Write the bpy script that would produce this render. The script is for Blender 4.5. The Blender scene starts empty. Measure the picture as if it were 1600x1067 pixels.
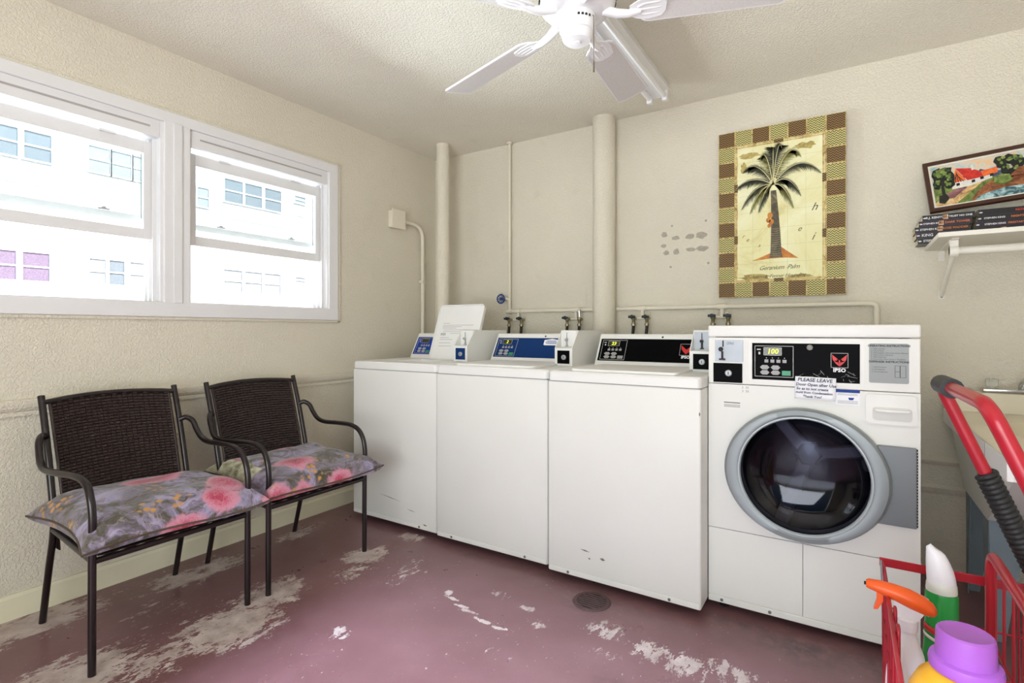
import bpy, bmesh, math, random
from mathutils import Vector, Matrix
from math import sin, cos, pi, radians

random.seed(7)
scene = bpy.context.scene
col = scene.collection

# ------------------------------------------------------------------ camera
cam_d = bpy.data.cameras.new('camera')
cam_d.sensor_width = 36.0
cam_d.lens = 36.0 * 823.0 / 1600.0
cam_d.shift_y = -17.5 / 1600.0
cam_d.clip_start = 0.02
cam = bpy.data.objects.new('camera', cam_d)
cam.location = (0, 0, 1.10)
cam.rotation_euler = (radians(90), 0, radians(32.5))
col.objects.link(cam)
scene.camera = cam

# ------------------------------------------------------------------ world, sun, daylight, exposure
world = bpy.data.worlds.new('sky')
scene.world = world
world.use_nodes = True
wn = world.node_tree.nodes
wn.clear()
w_out = wn.new('ShaderNodeOutputWorld')
w_bg = wn.new('ShaderNodeBackground')
w_sky = wn.new('ShaderNodeTexSky')
w_sky.sky_type = 'HOSEK_WILKIE'
w_sky.sun_direction = Vector((0.75, 0.25, 0.6)).normalized()
w_sky.turbidity = 4.0
w_sky.ground_albedo = 0.5
w_bg.inputs['Strength'].default_value = 0.9
world.node_tree.links.new(w_sky.outputs[0], w_bg.inputs[0])
world.node_tree.links.new(w_bg.outputs[0], w_out.inputs[0])

sun_d = bpy.data.lights.new('sun', 'SUN')
sun_d.energy = 5.0
sun_d.angle = radians(0.6)
sun_d.color = (1.0, 0.97, 0.93)
sun = bpy.data.objects.new('sun', sun_d)
sun.rotation_euler = Vector((-0.75, -0.25, -0.62)).to_track_quat('-Z', 'Y').to_euler()
sun.location = (4, 2, 8)
col.objects.link(sun)

# daylight arriving through the open doorway behind the camera, sky and sunlit paving together
def daylight(name, loc, aim, w, h, power, colour):
    d = bpy.data.lights.new(name, 'AREA')
    d.shape = 'RECTANGLE'
    d.size, d.size_y = w, h
    d.energy = power
    d.color = colour
    o = bpy.data.objects.new(name, d)
    o.location = loc
    o.rotation_euler = Vector(aim).to_track_quat('-Z', 'Y').to_euler()
    col.objects.link(o)
daylight('doorway_daylight', (-0.30, -2.0, 1.15), (-0.60, 1.0, 0.50), 2.4, 1.5, 53.0, (0.92, 0.97, 0.97))
daylight('doorway_sky', (-1.45, -7.0, 6.4), (0.04, 8.2, -6.4), 0.9, 0.9, 1700.0, (0.66, 0.78, 1.0))
# added area lamp near the ground, standing in for bounce to lift the ceiling
daylight('added_bounce_lamp', (-6.2, 1.4, -0.08), (0.85, 0.0, 1.0), 3.4, 5.5, 1900.0, (0.95, 0.99, 1.0))

scene.view_settings.view_transform = 'Standard'
scene.view_settings.look = 'None'
scene.view_settings.gamma = 1.0
scene.view_settings.use_curve_mapping = False
scene.view_settings.exposure = 0.98
scene.cycles.max_bounces = 8
scene.cycles.diffuse_bounces = 5
scene.cycles.glossy_bounces = 3
scene.cycles.transparent_max_bounces = 12
scene.cycles.sample_clamp_indirect = 8.0

# ------------------------------------------------------------------ helpers
def lin(c):
    def f(v):
        v /= 255.0
        return v / 12.92 if v <= 0.04045 else ((v + 0.055) / 1.055) ** 2.4
    return (f(c[0]), f(c[1]), f(c[2]), 1.0)

class NT:
    """tiny node-tree writer"""
    def __init__(self, m):
        m.use_nodes = True
        self.t = m.node_tree
        self.n = self.t.nodes
        self.b = self.n['Principled BSDF']
    def new(self, k, **kw):
        nd = self.n.new('ShaderNode' + k)
        for a, v in kw.items():
            setattr(nd, a, v)
        return nd
    def link(self, a, b):
        self.t.links.new(a, b)
    def val(self, sock, v):
        if hasattr(v, 'is_linked') or isinstance(v, bpy.types.NodeSocket):
            self.link(v, sock)
        else:
            sock.default_value = v
    def math(self, op, a, b=0.0, c=None, clamp=False):
        nd = self.new('Math', operation=op, use_clamp=clamp)
        self.val(nd.inputs[0], a)
        self.val(nd.inputs[1], b)
        if c is not None:
            self.val(nd.inputs[2], c)
        return nd.outputs[0]
    def mix(self, f, a, b, blend='MIX'):
        nd = self.new('Mix', data_type='RGBA', blend_type=blend)
        self.val(nd.inputs[0], f)
        self.val(nd.inputs[6], a)
        self.val(nd.inputs[7], b)
        return nd.outputs[2]
    def coord(self, which='Object', scale=(1, 1, 1), loc=(0, 0, 0), rot=(0, 0, 0)):
        tc = self.new('TexCoord')
        mp = self.new('Mapping')
        mp.inputs['Scale'].default_value = scale
        mp.inputs['Location'].default_value = loc
        mp.inputs['Rotation'].default_value = rot
        self.link(tc.outputs[which], mp.inputs[0])
        return mp.outputs[0]
    def pos(self):
        return self.new('NewGeometry').outputs['Position']
    def noise(self, vec, scale, detail=3.0, rough=0.55, dist=0.0):
        nd = self.new('TexNoise')
        self.link(vec, nd.inputs['Vector'])
        nd.inputs['Scale'].default_value = scale
        nd.inputs['Detail'].default_value = detail
        nd.inputs['Roughness'].default_value = rough
        nd.inputs['Distortion'].default_value = dist
        return nd.outputs['Fac']
    def ramp(self, f, stops, interp='LINEAR'):
        nd = self.new('ValToRGB')
        cr = nd.color_ramp
        cr.interpolation = interp
        while len(cr.elements) < len(stops):
            cr.elements.new(0.5)
        for e, (p, c) in zip(cr.elements, stops):
            e.position = p
            e.color = c if len(c) == 4 else (*c, 1)
        self.val(nd.inputs[0], f)
        return nd.outputs[0]
    def smooth(self, f, a, b):
        nd = self.new('MapRange', interpolation_type='SMOOTHSTEP')
        self.val(nd.inputs[0], f)
        nd.inputs[1].default_value = a
        nd.inputs[2].default_value = b
        return nd.outputs[0]
    def bump(self, h, strength, dist=0.01):
        nd = self.new('Bump')
        nd.inputs['Strength'].default_value = strength
        nd.inputs['Distance'].default_value = dist
        self.val(nd.inputs['Height'], h)
        self.link(nd.outputs[0], self.b.inputs['Normal'])

def pbr(name, rgb, rough=0.5, metal=0.0, spec=0.5, var=0.0, vscale=8.0, bump=None, coat=0.0, sheen=0.0):
    m = bpy.data.materials.new(name)
    t = NT(m)
    b = t.b
    c = lin(rgb)
    b.inputs['Base Color'].default_value = c
    b.inputs['Roughness'].default_value = rough
    b.inputs['Metallic'].default_value = metal
    b.inputs['Specular IOR Level'].default_value = spec
    b.inputs['Coat Weight'].default_value = coat
    b.inputs['Sheen Weight'].default_value = sheen
    # every material carries at least a faint procedural variation
    v = t.noise(t.coord('Object'), vscale, 3.0)
    k = max(var, 0.015)
    lo = tuple(x * (1 - k) for x in c[:3]) + (1,)
    hi = tuple(min(1, x * (1 + k)) for x in c[:3]) + (1,)
    t.link(t.ramp(v, [(0.3, lo), (0.7, hi)]), b.inputs['Base Color'])
    if bump:
        h = t.noise(t.coord('Object'), bump[0], 4.0)
        t.bump(h, bump[1], bump[2] if len(bump) > 2 else 0.005)
    m.diffuse_color = c
    return m

class B:
    """bmesh collector: shapes go in, one mesh object comes out"""
    def __init__(self):
        self.bm = bmesh.new()
    def _merge(self, bm2):
        me = bpy.data.meshes.new('tmp')
        bm2.to_mesh(me)
        bm2.free()
        self.bm.from_mesh(me)
        bpy.data.meshes.remove(me)
    def box(self, x0, x1, y0, y1, z0, z1, bev=0.0, seg=2, M=None):
        bm = bmesh.new()
        vs = [bm.verts.new((x, y, z)) for z in (z0, z1) for y in (y0, y1) for x in (x0, x1)]
        for f in ((0, 2, 3, 1), (4, 5, 7, 6), (0, 1, 5, 4), (2, 6, 7, 3), (0, 4, 6, 2), (1, 3, 7, 5)):
            bm.faces.new([vs[i] for i in f])
        if bev > 0:
            bmesh.ops.bevel(bm, geom=bm.edges[:], offset=bev, segments=seg, affect='EDGES', profile=0.5)
        if M is not None:
            bmesh.ops.transform(bm, matrix=M, verts=bm.verts[:])
        self._merge(bm)
        return self
    def grid(self, rows, closed_u=False, closed_v=False):
        """rows: list of lists of points"""
        V = [[self.bm.verts.new(p) for p in r] for r in rows]
        nr, nc = len(V), len(V[0])
        for i in range(nr if closed_v else nr - 1):
            for j in range(nc if closed_u else nc - 1):
                a, b_, c, d = V[i][j], V[i][(j + 1) % nc], V[(i + 1) % nr][(j + 1) % nc], V[(i + 1) % nr][j]
                try:
                    self.bm.faces.new((a, b_, c, d))
                except ValueError:
                    pass
        return V
    def tube(self, pts, r, n=10, closed=False, caps=True):
        pts = [Vector(p) for p in pts]
        m = len(pts)
        rr = r if isinstance(r, (list, tuple)) else [r] * m
        tang = []
        for i in range(m):
            a = pts[(i - 1) % m] if (closed or i > 0) else pts[i]
            b_ = pts[(i + 1) % m] if (closed or i < m - 1) else pts[i]
            tang.append((b_ - a).normalized())
        up = Vector((0, 0, 1)) if abs(tang[0].z) < 0.9 else Vector((1, 0, 0))
        nrm = (up - tang[0] * up.dot(tang[0])).normalized()
        rings = []
        for i in range(m):
            t = tang[i]
            nrm = (nrm - t * nrm.dot(t)).normalized()
            bn = t.cross(nrm)
            rings.append([pts[i] + (nrm * cos(2 * pi * k / n) + bn * sin(2 * pi * k / n)) * rr[i] for k in range(n)])
        V = self.grid(rings, closed_u=True, closed_v=closed)
        if caps and not closed:
            self.bm.faces.new(V[0][::-1])
            self.bm.faces.new(V[-1])
        return self
    def lathe(self, prof, o=(0, 0, 0), axis='Z', n=32, sx=1.0, sy=1.0, caps=True, M=None):
        """prof: (radius, height) pairs along the axis"""
        o = Vector(o)
        rings = []
        for (r, h) in prof:
            ring = []
            for k in range(n):
                a = 2 * pi * k / n
                u, v = r * cos(a) * sx, r * sin(a) * sy
                p = {'Z': (u, v, h), 'Y': (u, h, v), 'X': (h, u, v)}[axis]
                q = Vector(p)
                if M is not None:
                    q = M @ q
                ring.append(o + q)
            rings.append(ring)
        V = self.grid(rings, closed_u=True)
        if caps:
            for ring, fl in ((V[0], True), (V[-1], False)):
                try:
                    self.bm.faces.new(ring[::-1] if fl else ring)
                except ValueError:
                    pass
        return self
    def prism(self, poly, fn, t):
        """poly: 2-d outline, fn(a, b, c) -> point; extruded from c=0 to c=t"""
        lo = [self.bm.verts.new(fn(a, b_, 0.0)) for a, b_ in poly]
        hi = [self.bm.verts.new(fn(a, b_, t)) for a, b_ in poly]
        self.bm.faces.new(lo[::-1])
        self.bm.faces.new(hi)
        k = len(poly)
        for i in range(k):
            self.bm.faces.new((lo[i], lo[(i + 1) % k], hi[(i + 1) % k], hi[i]))
        return self
    def flat(self, poly, fn):
        vs = [self.bm.verts.new(fn(a, b_)) for a, b_ in poly]
        self.bm.faces.new(vs)
        return self
    def holed(self, a0, a1, b0, b1, ca, cb, ra, rb, fn, n=48):
        """a rectangle with an elliptic hole, fn(a, b) -> point"""
        inner, outer = [], []
        angs = sorted(set([2 * pi * k / n for k in range(n)] +
                          [math.atan2(y - cb, x - ca) % (2 * pi) for x in (a0, a1) for y in (b0, b1)]))
        for t in angs:
            dx, dy = cos(t), sin(t)
            inner.append(fn(ca + ra * dx, cb + rb * dy))
            ks = []
            if abs(dx) > 1e-9:
                ks.append(((a1 if dx > 0 else a0) - ca) / dx)
            if abs(dy) > 1e-9:
                ks.append(((b1 if dy > 0 else b0) - cb) / dy)
            k = min(q for q in ks if q > 0)
            outer.append(fn(ca + k * dx, cb + k * dy))
        self.grid([inner, outer], closed_u=True)
        return self
    def mesh(self, me, M):
        bm = bmesh.new()
        bm.from_mesh(me)
        bmesh.ops.transform(bm, matrix=M, verts=bm.verts[:])
        self._merge(bm)
        return self
    def build(self, name, mat, parent=None, smooth=None, local=False, label=None, recalc=True):
        bm = self.bm
        if recalc:
            bmesh.ops.recalc_face_normals(bm, faces=bm.faces[:])
        o = bpy.data.objects.new(name, bpy.data.meshes.new(name))
        if parent is not None:
            if not local:
                M = chain(parent).inverted()
                bmesh.ops.transform(bm, matrix=M, verts=bm.verts[:])
            o.parent = parent
        elif not local and len(bm.verts):
            lo = Vector([min(v.co[i] for v in bm.verts) for i in range(3)])
            hi = Vector([max(v.co[i] for v in bm.verts) for i in range(3)])
            c = Vector(((lo.x + hi.x) / 2, (lo.y + hi.y) / 2, lo.z))
            bmesh.ops.translate(bm, vec=-c, verts=bm.verts[:])
            o.location = c
        bm.to_mesh(o.data)
        bm.free()
        if mat:
            o.data.materials.append(mat)
        if smooth is not None:
            for p in o.data.polygons:
                p.use_smooth = True
            try:
                o.data.set_sharp_from_angle(angle=radians(smooth))
            except Exception:
                pass
        col.objects.link(o)
        if label:
            o['label'] = label
        return o

def chain(o):
    M = Matrix.Identity(4)
    while o is not None:
        M = o.matrix_basis @ M
        o = o.parent
    return M

def tag(o, label, cat, group=None):
    o['label'] = label
    o['category'] = cat
    if group:
        o['group'] = group
    return o

def thing(name, label, cat, loc=(0, 0, 0), rotz=0.0, group=None, rot=None):
    o = bpy.data.objects.new(name, None)
    o.empty_display_size = 0.05
    o.location = loc
    o.rotation_euler = rot if rot else (0, 0, rotz)
    col.objects.link(o)
    return tag(o, label, cat, group)

def struct(o):
    o['kind'] = 'structure'
    return o

def share(name, src, parent, M):
    """another piece with the same mesh data, placed by a local matrix"""
    o = bpy.data.objects.new(name, src.data)
    o.parent = parent
    o.matrix_basis = M
    col.objects.link(o)
    return o

def copy_tree(o, parent=None):
    c = o.copy()
    col.objects.link(c)
    c.parent = parent
    for ch in list(o.children):
        copy_tree(ch, c)
    return c

def catmull(pts, k=6):
    pts = [Vector(p) for p in pts]
    P = [pts[0] * 2 - pts[1]] + pts + [pts[-1] * 2 - pts[-2]]
    out = []
    for i in range(1, len(P) - 2):
        a, b_, c, d = P[i - 1], P[i], P[i + 1], P[i + 2]
        for j in range(k):
            t = j / k
            out.append(0.5 * ((2 * b_) + (c - a) * t + (2 * a - 5 * b_ + 4 * c - d) * t * t + (3 * b_ - a - 3 * c + d) * t ** 3))
    out.append(pts[-1])
    return out

def fillet(pts, r, k=5):
    """polyline with rounded corners"""
    pts = [Vector(p) for p in pts]
    out = [pts[0]]
    for i in range(1, len(pts) - 1):
        a, b_, c = pts[i - 1], pts[i], pts[i + 1]
        u, v = (a - b_), (c - b_)
        rr = min(r, u.length * 0.48, v.length * 0.48)
        p, q = b_ + u.normalized() * rr, b_ + v.normalized() * rr
        for j in range(k + 1):
            t = j / k
            out.append((1 - t) ** 2 * p + 2 * t * (1 - t) * b_ + t * t * q)
    out.append(pts[-1])
    return out

def rrect(a0, a1, b0, b1, r, k=5):
    out = []
    for (ca, cb, s) in ((a1 - r, b1 - r, 0), (a0 + r, b1 - r, 90), (a0 + r, b0 + r, 180), (a1 - r, b0 + r, 270)):
        for j in range(k + 1):
            t = radians(s + 90 * j / k)
            out.append((ca + r * cos(t), cb + r * sin(t)))
    return out

def text_mesh(body, size, align='LEFT', shear=0.0, ext=0.0, bold=0.0, space=1.0, res=2):
    cu = bpy.data.curves.new('txt', 'FONT')
    cu.body = body
    cu.size = size
    cu.align_x = align
    cu.align_y = 'CENTER'
    cu.shear = shear
    cu.extrude = ext
    cu.offset = bold
    cu.space_character = space
    cu.resolution_u = res
    ob = bpy.data.objects.new('txt', cu)
    me = bpy.data.meshes.new_from_object(ob)
    bpy.data.objects.remove(ob)
    bpy.data.curves.remove(cu)
    return me

def frame3(origin, a, b_):
    """matrix whose x axis is a, y axis is b, z axis their cross product"""
    a = Vector(a).normalized()
    b_ = Vector(b_).normalized()
    c = a.cross(b_)
    M = Matrix((a, b_, c)).transposed().to_4x4()
    M.translation = Vector(origin)
    return M

def lettering(name, lines, mat, parent, M, **kw):
    """lines: (text, x, y, size[, align]) on the plane of matrix M (world space)"""
    b_ = B()
    for ln in lines:
        me = text_mesh(ln[0], ln[3], ln[4] if len(ln) > 4 else 'LEFT', **kw)
        b_.mesh(me, M @ Matrix.Translation((ln[1], ln[2], 0)))
        bpy.data.meshes.remove(me)
    return b_.build(name, mat, parent, recalc=False)

# ------------------------------------------------------------------ materials of the shell
def wall_mat(name, rgb, s1, strength, big=0.5):
    m = bpy.data.materials.new(name)
    t = NT(m)
    p = t.pos()
    c = lin(rgb)
    v = t.noise(p, 1.3, 4.0)
    dirt = t.noise(p, 7.0, 5.0)
    base = t.ramp(v, [(0.3, tuple(x * 0.95 for x in c[:3])), (0.7, tuple(min(1, x * 1.03) for x in c[:3]))])
    base = t.mix(t.math('MULTIPLY', t.smooth(dirt, 0.60, 0.8), 0.12), base, lin((150, 140, 112)))
    t.link(base, t.b.inputs['Base Color'])
    t.b.inputs['Roughness'].default_value = 0.75
    t.b.inputs['Specular IOR Level'].default_value = 0.25
    h1 = t.noise(p, s1, 3.0, 0.5, 0.6)
    h1 = t.smooth(h1, 0.42, 0.62)
    h2 = t.noise(p, s1 * 3.1, 2.0)
    h = t.math('ADD', h1, t.math('MULTIPLY', h2, 0.35))
    h = t.math('ADD', h, t.math('MULTIPLY', t.noise(p, 5.0, 2.0), big))
    t.bump(h, strength, 0.006)
    return m

M_wall = wall_mat('painted_stucco', (220, 213, 196), 110.0, 0.45)
M_ceil = wall_mat('popcorn_ceiling', (232, 226, 212), 105.0, 0.5)
M_white = pbr('white_vinyl', (224, 223, 224), 0.35, spec=0.4)
M_trimpaint = pbr('cream_trim_paint', (224, 219, 192), 0.45, var=0.04, vscale=5, bump=(60, 0.1))

def floor_mat():
    m = bpy.data.materials.new('worn_maroon_floor_paint')
    t = NT(m)
    p = t.pos()
    paint = t.ramp(t.noise(p, 2.2, 5.0, 0.6), [(0.3, lin((116, 80, 82))), (0.55, lin((128, 92, 95))), (0.75, lin((140, 104, 108)))])
    speck = t.noise(p, 260.0, 2.0)
    paint = t.mix(t.math('MULTIPLY', t.smooth(speck, 0.60, 0.72), 0.35), paint, lin((92, 62, 64)))
    conc = t.ramp(t.noise(p, 14.0, 5.0), [(0.3, lin((164, 146, 140))), (0.7, lin((208, 194, 188)))])
    # worn patches where chair feet scrape and people stand: x, y, radius along x, radius along y, weight
    blobs = [(-2.07, 0.66, .22, .26, 1.0), (-1.95, 0.86, .14, .22, .8), (-1.95, 1.10, .20, .24, 1.05), (-2.02, 1.30, .15, .20, 1.0),
             (-2.58, 0.70, .16, .30, 1.05), (-2.50, 1.20, .15, .20, .95), (-2.50, 1.36, .12, .18, .9), (-2.52, 1.78, .10, .16, .9),
             (-2.01, 1.80, .13, .15, 1.05), (-1.90, 1.62, .10, .16, .75), (-1.95, 2.06, .12, .07, .95), (-2.30, 1.00, .22, .22, .55),
             (-0.76, 1.82, .10, .08, .8), (-0.58, 1.79, .12, .08, .85), (-0.45, 1.77, .12, .09, .9), (-0.30, 1.80, .12, .07, .8),
             (-0.70, 1.68, .10, .06, .6), (-1.85, 0.30, .30, .30, .8), (-2.4, 0.2, .3, .3, .7), (-1.41, 1.72, .02, .025, 1.1), (-1.36, 1.69, .045, .013, 1.05), (-1.30, 1.66, .045, .012, 1.05), (-1.24, 1.64, .05, .012, 1.05), (-1.16, 1.62, .05, .011, 1.05), (-1.08, 1.61, .05, .011, 1.05), (-1.05, 1.78, .05, .03, .9), (-1.25, 1.85, .10, .06, .62), (-0.98, 1.72, .06, .03, .8), (-1.10, 1.45, .3, .2, .42), (-0.75, 1.45, .4, .2, .40), (-1.70, 1.75, .12, .2, .62), (-1.56, 1.28, .08, .07, .7)]
    w = None
    sep = t.new('SeparateXYZ')
    warp = t.noise(p, 3.0, 2.0)
    t.link(p, sep.inputs[0])
    wx = t.math('ADD', sep.outputs[0], t.math('MULTIPLY', t.math('SUBTRACT', warp, 0.5), 0.18))
    wy = t.math('ADD', sep.outputs[1], t.math('MULTIPLY', t.math('SUBTRACT', warp, 0.5), -0.14))
    for (bx, by, rx, ry, k) in blobs:
        dx = t.math('DIVIDE', t.math('SUBTRACT', wx, bx), rx)
        dy = t.math('DIVIDE', t.math('SUBTRACT', wy, by), ry)
        d2 = t.math('ADD', t.math('MULTIPLY', dx, dx), t.math('MULTIPLY', dy, dy))
        g = t.math('MULTIPLY', t.math('POWER', 2.718, t.math('MULTIPLY', d2, -0.9)), k)
        w = g if w is None else t.math('MAXIMUM', w, g)
    # flakes run along the scraping direction
    cs = t.new('Mapping')
    cs.inputs['Scale'].default_value = (1.0, 0.45, 1.0)
    cs.inputs['Rotation'].default_value = (0, 0, radians(-18))
    t.link(p, cs.inputs[0])
    n1 = t.noise(cs.outputs[0], 34.0, 8.0, 0.72)
    n2 = t.noise(cs.outputs[0], 150.0, 4.0, 0.7)
    val = t.math('ADD', t.math('MULTIPLY', w, 0.325), t.math('ADD', t.math('MULTIPLY', n1, 0.7), t.math('MULTIPLY', n2, 0.3)))
    wear = t.smooth(val, 0.715, 0.735)
    chips = t.smooth(t.math('ADD', n1, t.math('MULTIPLY', n2, 0.25)), 0.835, 0.85)
    wear = t.math('MAXIMUM', wear, t.math('MULTIPLY', chips, 0.9))
    dots = t.smooth(t.math('ADD', t.noise(cs.outputs[0], 95.0, 3.0, 0.6), t.math('MULTIPLY', t.noise(p, 4.0, 3.0), 0.22)), 0.805, 0.825)
    wear = t.math('MAXIMUM', wear, t.math('MULTIPLY', dots, 0.85))
    c = t.mix(wear, paint, conc)
    # dark grime in front of the washing machines
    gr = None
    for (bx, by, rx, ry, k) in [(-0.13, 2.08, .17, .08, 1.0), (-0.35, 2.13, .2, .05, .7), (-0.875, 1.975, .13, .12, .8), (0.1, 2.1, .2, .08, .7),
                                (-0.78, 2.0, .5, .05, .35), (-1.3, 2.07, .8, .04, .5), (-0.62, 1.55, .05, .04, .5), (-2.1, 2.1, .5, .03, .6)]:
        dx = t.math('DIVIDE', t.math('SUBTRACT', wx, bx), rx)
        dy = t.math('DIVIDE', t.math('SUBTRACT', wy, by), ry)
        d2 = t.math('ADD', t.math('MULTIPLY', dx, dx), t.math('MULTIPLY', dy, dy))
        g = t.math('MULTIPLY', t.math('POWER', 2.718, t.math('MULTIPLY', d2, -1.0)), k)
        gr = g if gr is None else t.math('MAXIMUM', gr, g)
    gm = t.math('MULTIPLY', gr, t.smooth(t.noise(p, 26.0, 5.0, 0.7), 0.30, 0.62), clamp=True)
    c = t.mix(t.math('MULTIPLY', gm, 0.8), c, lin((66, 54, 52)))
    t.link(c, t.b.inputs['Base Color'])
    r = t.ramp(t.noise(p, 5.0, 4.0), [(0.3, (0.26,) * 3), (0.7, (0.42,) * 3)])
    t.link(t.mix(wear, r, (0.7, 0.7, 0.7, 1)), t.b.inputs['Roughness'])
    t.b.inputs['Specular IOR Level'].default_value = 0.55
    h = t.math('ADD', t.math('MULTIPLY', wear, -0.5), t.math('MULTIPLY', t.noise(p, 40.0, 4.0), 0.25))
    t.bump(h, 0.25, 0.004)
    return m

M_floor = floor_mat()

# ------------------------------------------------------------------ shell: floor, ceiling, walls
XL, XR, YB, YF, ZC = -2.69, 1.55, 3.12, -1.05, 2.41
TH = 0.15
struct(B().box(XL - TH, XR + TH, YF - TH, YB + TH, -0.12, 0).build('floor', M_floor))
struct(B().box(XL - TH, XR + TH, YF - TH, YB + TH, ZC, ZC + 0.2).build('ceiling', M_ceil))
wall_back = struct(B().box(XL - TH, XR + TH, YB, YB + TH, 0, ZC).build('wall_back', M_wall))
struct(B().box(XR, XR + TH, YF - TH, YB, 0, ZC).build('wall_right', M_wall))
# window openings in the left wall
WZ0, WZ1 = 1.20, 2.09
U2 = (1.30, 2.13)           # right-hand unit
U1 = (0.37, 1.20)           # left-hand unit
w = B()
w.box(XL - TH, XL, YF - TH, YB, 0, WZ0)
w.box(XL - TH, XL, YF - TH, YB, WZ1, ZC)
w.box(XL - TH, XL, YF - TH, U1[0], WZ0, WZ1)
w.box(XL - TH, XL, U1[1], U2[0], WZ0, WZ1)
w.box(XL - TH, XL, U2[1], YB, WZ0, WZ1)
struct(w.build('wall_left', M_wall))
# front wall with the wide doorway the picture is taken from
DX0, DX1, DZ = -1.62, 1.30, 2.12
w = B()
w.box(XL, DX0, YF - TH, YF, 0, ZC)
w.box(DX1, XR, YF - TH, YF, 0, ZC)
w.box(DX0, DX1, YF - TH, YF, DZ, ZC)
struct(w.build('wall_front', M_wall))

# baseboard and moulded chair rail on the window wall
struct(B().prism([(0, 0), (0.016, 0), (0.016, 0.082), (0.010, 0.094), (0, 0.094)],
                 lambda a, b_, c: (XL + a, YF + c, b_), YB - YF - 0.02).build('baseboard_left', M_trimpaint))
rail = [(0, 0.765), (0.006, 0.765), (0.010, 0.772), (0.010, 0.781), (0.006, 0.786), (0.013, 0.792), (0.019, 0.802),
        (0.022, 0.816), (0.022, 0.828), (0.016, 0.834), (0, 0.834)]
struct(B().prism(rail, lambda a, b_, c: (XL + a, YF + c, b_), YB - YF - 0.02).build('trim_1', M_wall))
# the shallow stepped band low on the back wall, seen beside the sink
band = [(0, 0.34), (-0.010, 0.355), (-0.016, 0.372), (-0.006, 0.385), (-0.006, 0.475), (-0.016, 0.486), (-0.022, 0.497), (-0.012, 0.508), (0, 0.515)]
struct(B().prism(band, lambda a, b_, c: (0.0 + c, YB + a, b_), XR - 0.0).build('trim_2', M_wall))

# bare plaster dabs left on the back wall
M_dab = pbr('bare_grey_plaster', (168, 160, 146), 0.9, var=0.12, vscale=60, bump=(120, 0.4))
dabs = [(-0.917, 1.666, .020, .020), (-0.849, 1.640, .026, .013), (-0.768, 1.642, .030, .017), (-0.704, 1.643, .032, .022), (-0.920, 1.600, .018, .011),
        (-0.905, 1.556, .020, .015), (-0.845, 1.560, .018, .020), (-0.765, 1.567, .030, .013), (-0.697, 1.566, .036, .018),
        (-0.871, 1.714, .008, .008), (-0.680, 1.723, .008, .007), (-0.879, 1.473, .008, .007), (-0.666, 1.481, .007, .007)]
for (dx, dz, ra, rb) in dabs:
    k = 14
    poly = []
    for i in range(k):
        q = random.uniform(0.72, 1.08)
        poly.append((dx + ra * q * cos(2 * pi * i / k), dz + rb * q * sin(2 * pi * i / k)))
    B().prism(poly, lambda a, b_, c: (a, YB - 0.0005 - c, b_), 0.002).build('plaster_dab', M_dab, wall_back)

# ------------------------------------------------------------------ windows
M_glass = bpy.data.materials.new('window_glass')
t = NT(M_glass)
tr = t.new('BsdfTransparent')
tr.inputs[0].default_value = (0.955, 0.985, 0.993, 1)
gl = t.new('BsdfGlossy')
gl.inputs['Roughness'].default_value = 0.02
gl.inputs['Color'].default_value = (0.95, 0.97, 0.97, 1)
lw = t.new('LayerWeight')
lw.inputs[0].default_value = 0.5
fac = t.math('ADD', t.math('MULTIPLY', t.math('POWER', lw.outputs['Facing'], 4.0), 0.35), 0.03)
mx = t.new('MixShader')
t.link(fac, mx.inputs[0])
t.link(tr.outputs[0], mx.inputs[1])
t.link(gl.outputs[0], mx.inputs[2])
t.link(mx.outputs[0], t.n['Material Output'].inputs[0])
M_edge = pbr('dark_green_seal', (70, 96, 92), 0.4)
M_latch = pbr('grey_latch', (170, 165, 165), 0.4)

def sash(name, x, y0, y1, z0, z1, st, top, bot, parent):
    """a sash: stiles, rails and one pane, standing at depth x"""
    d = 0.022
    f = B()
    f.box(x - d / 2, x + d / 2, y0, y0 + st, z0, z1, 0.003)
    f.box(x - d / 2, x + d / 2, y1 - st, y1, z0, z1, 0.003)
    f.box(x - d / 2 + .0005, x + d / 2 - .0005, y0 + st - .002, y1 - st + .002, z0, z0 + bot, 0.003)
    f.box(x - d / 2 + .0005, x + d / 2 - .0005, y0 + st - .002, y1 - st + .002, z1 - top, z1, 0.003)
    s = f.build(name, M_white, parent)
    B().box(x - 0.002, x + 0.002, y0 + st - .001, y1 - st + .001, z0 + bot - .001, z1 - top + .001).build('pane', M_glass, s)
    return s

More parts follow.
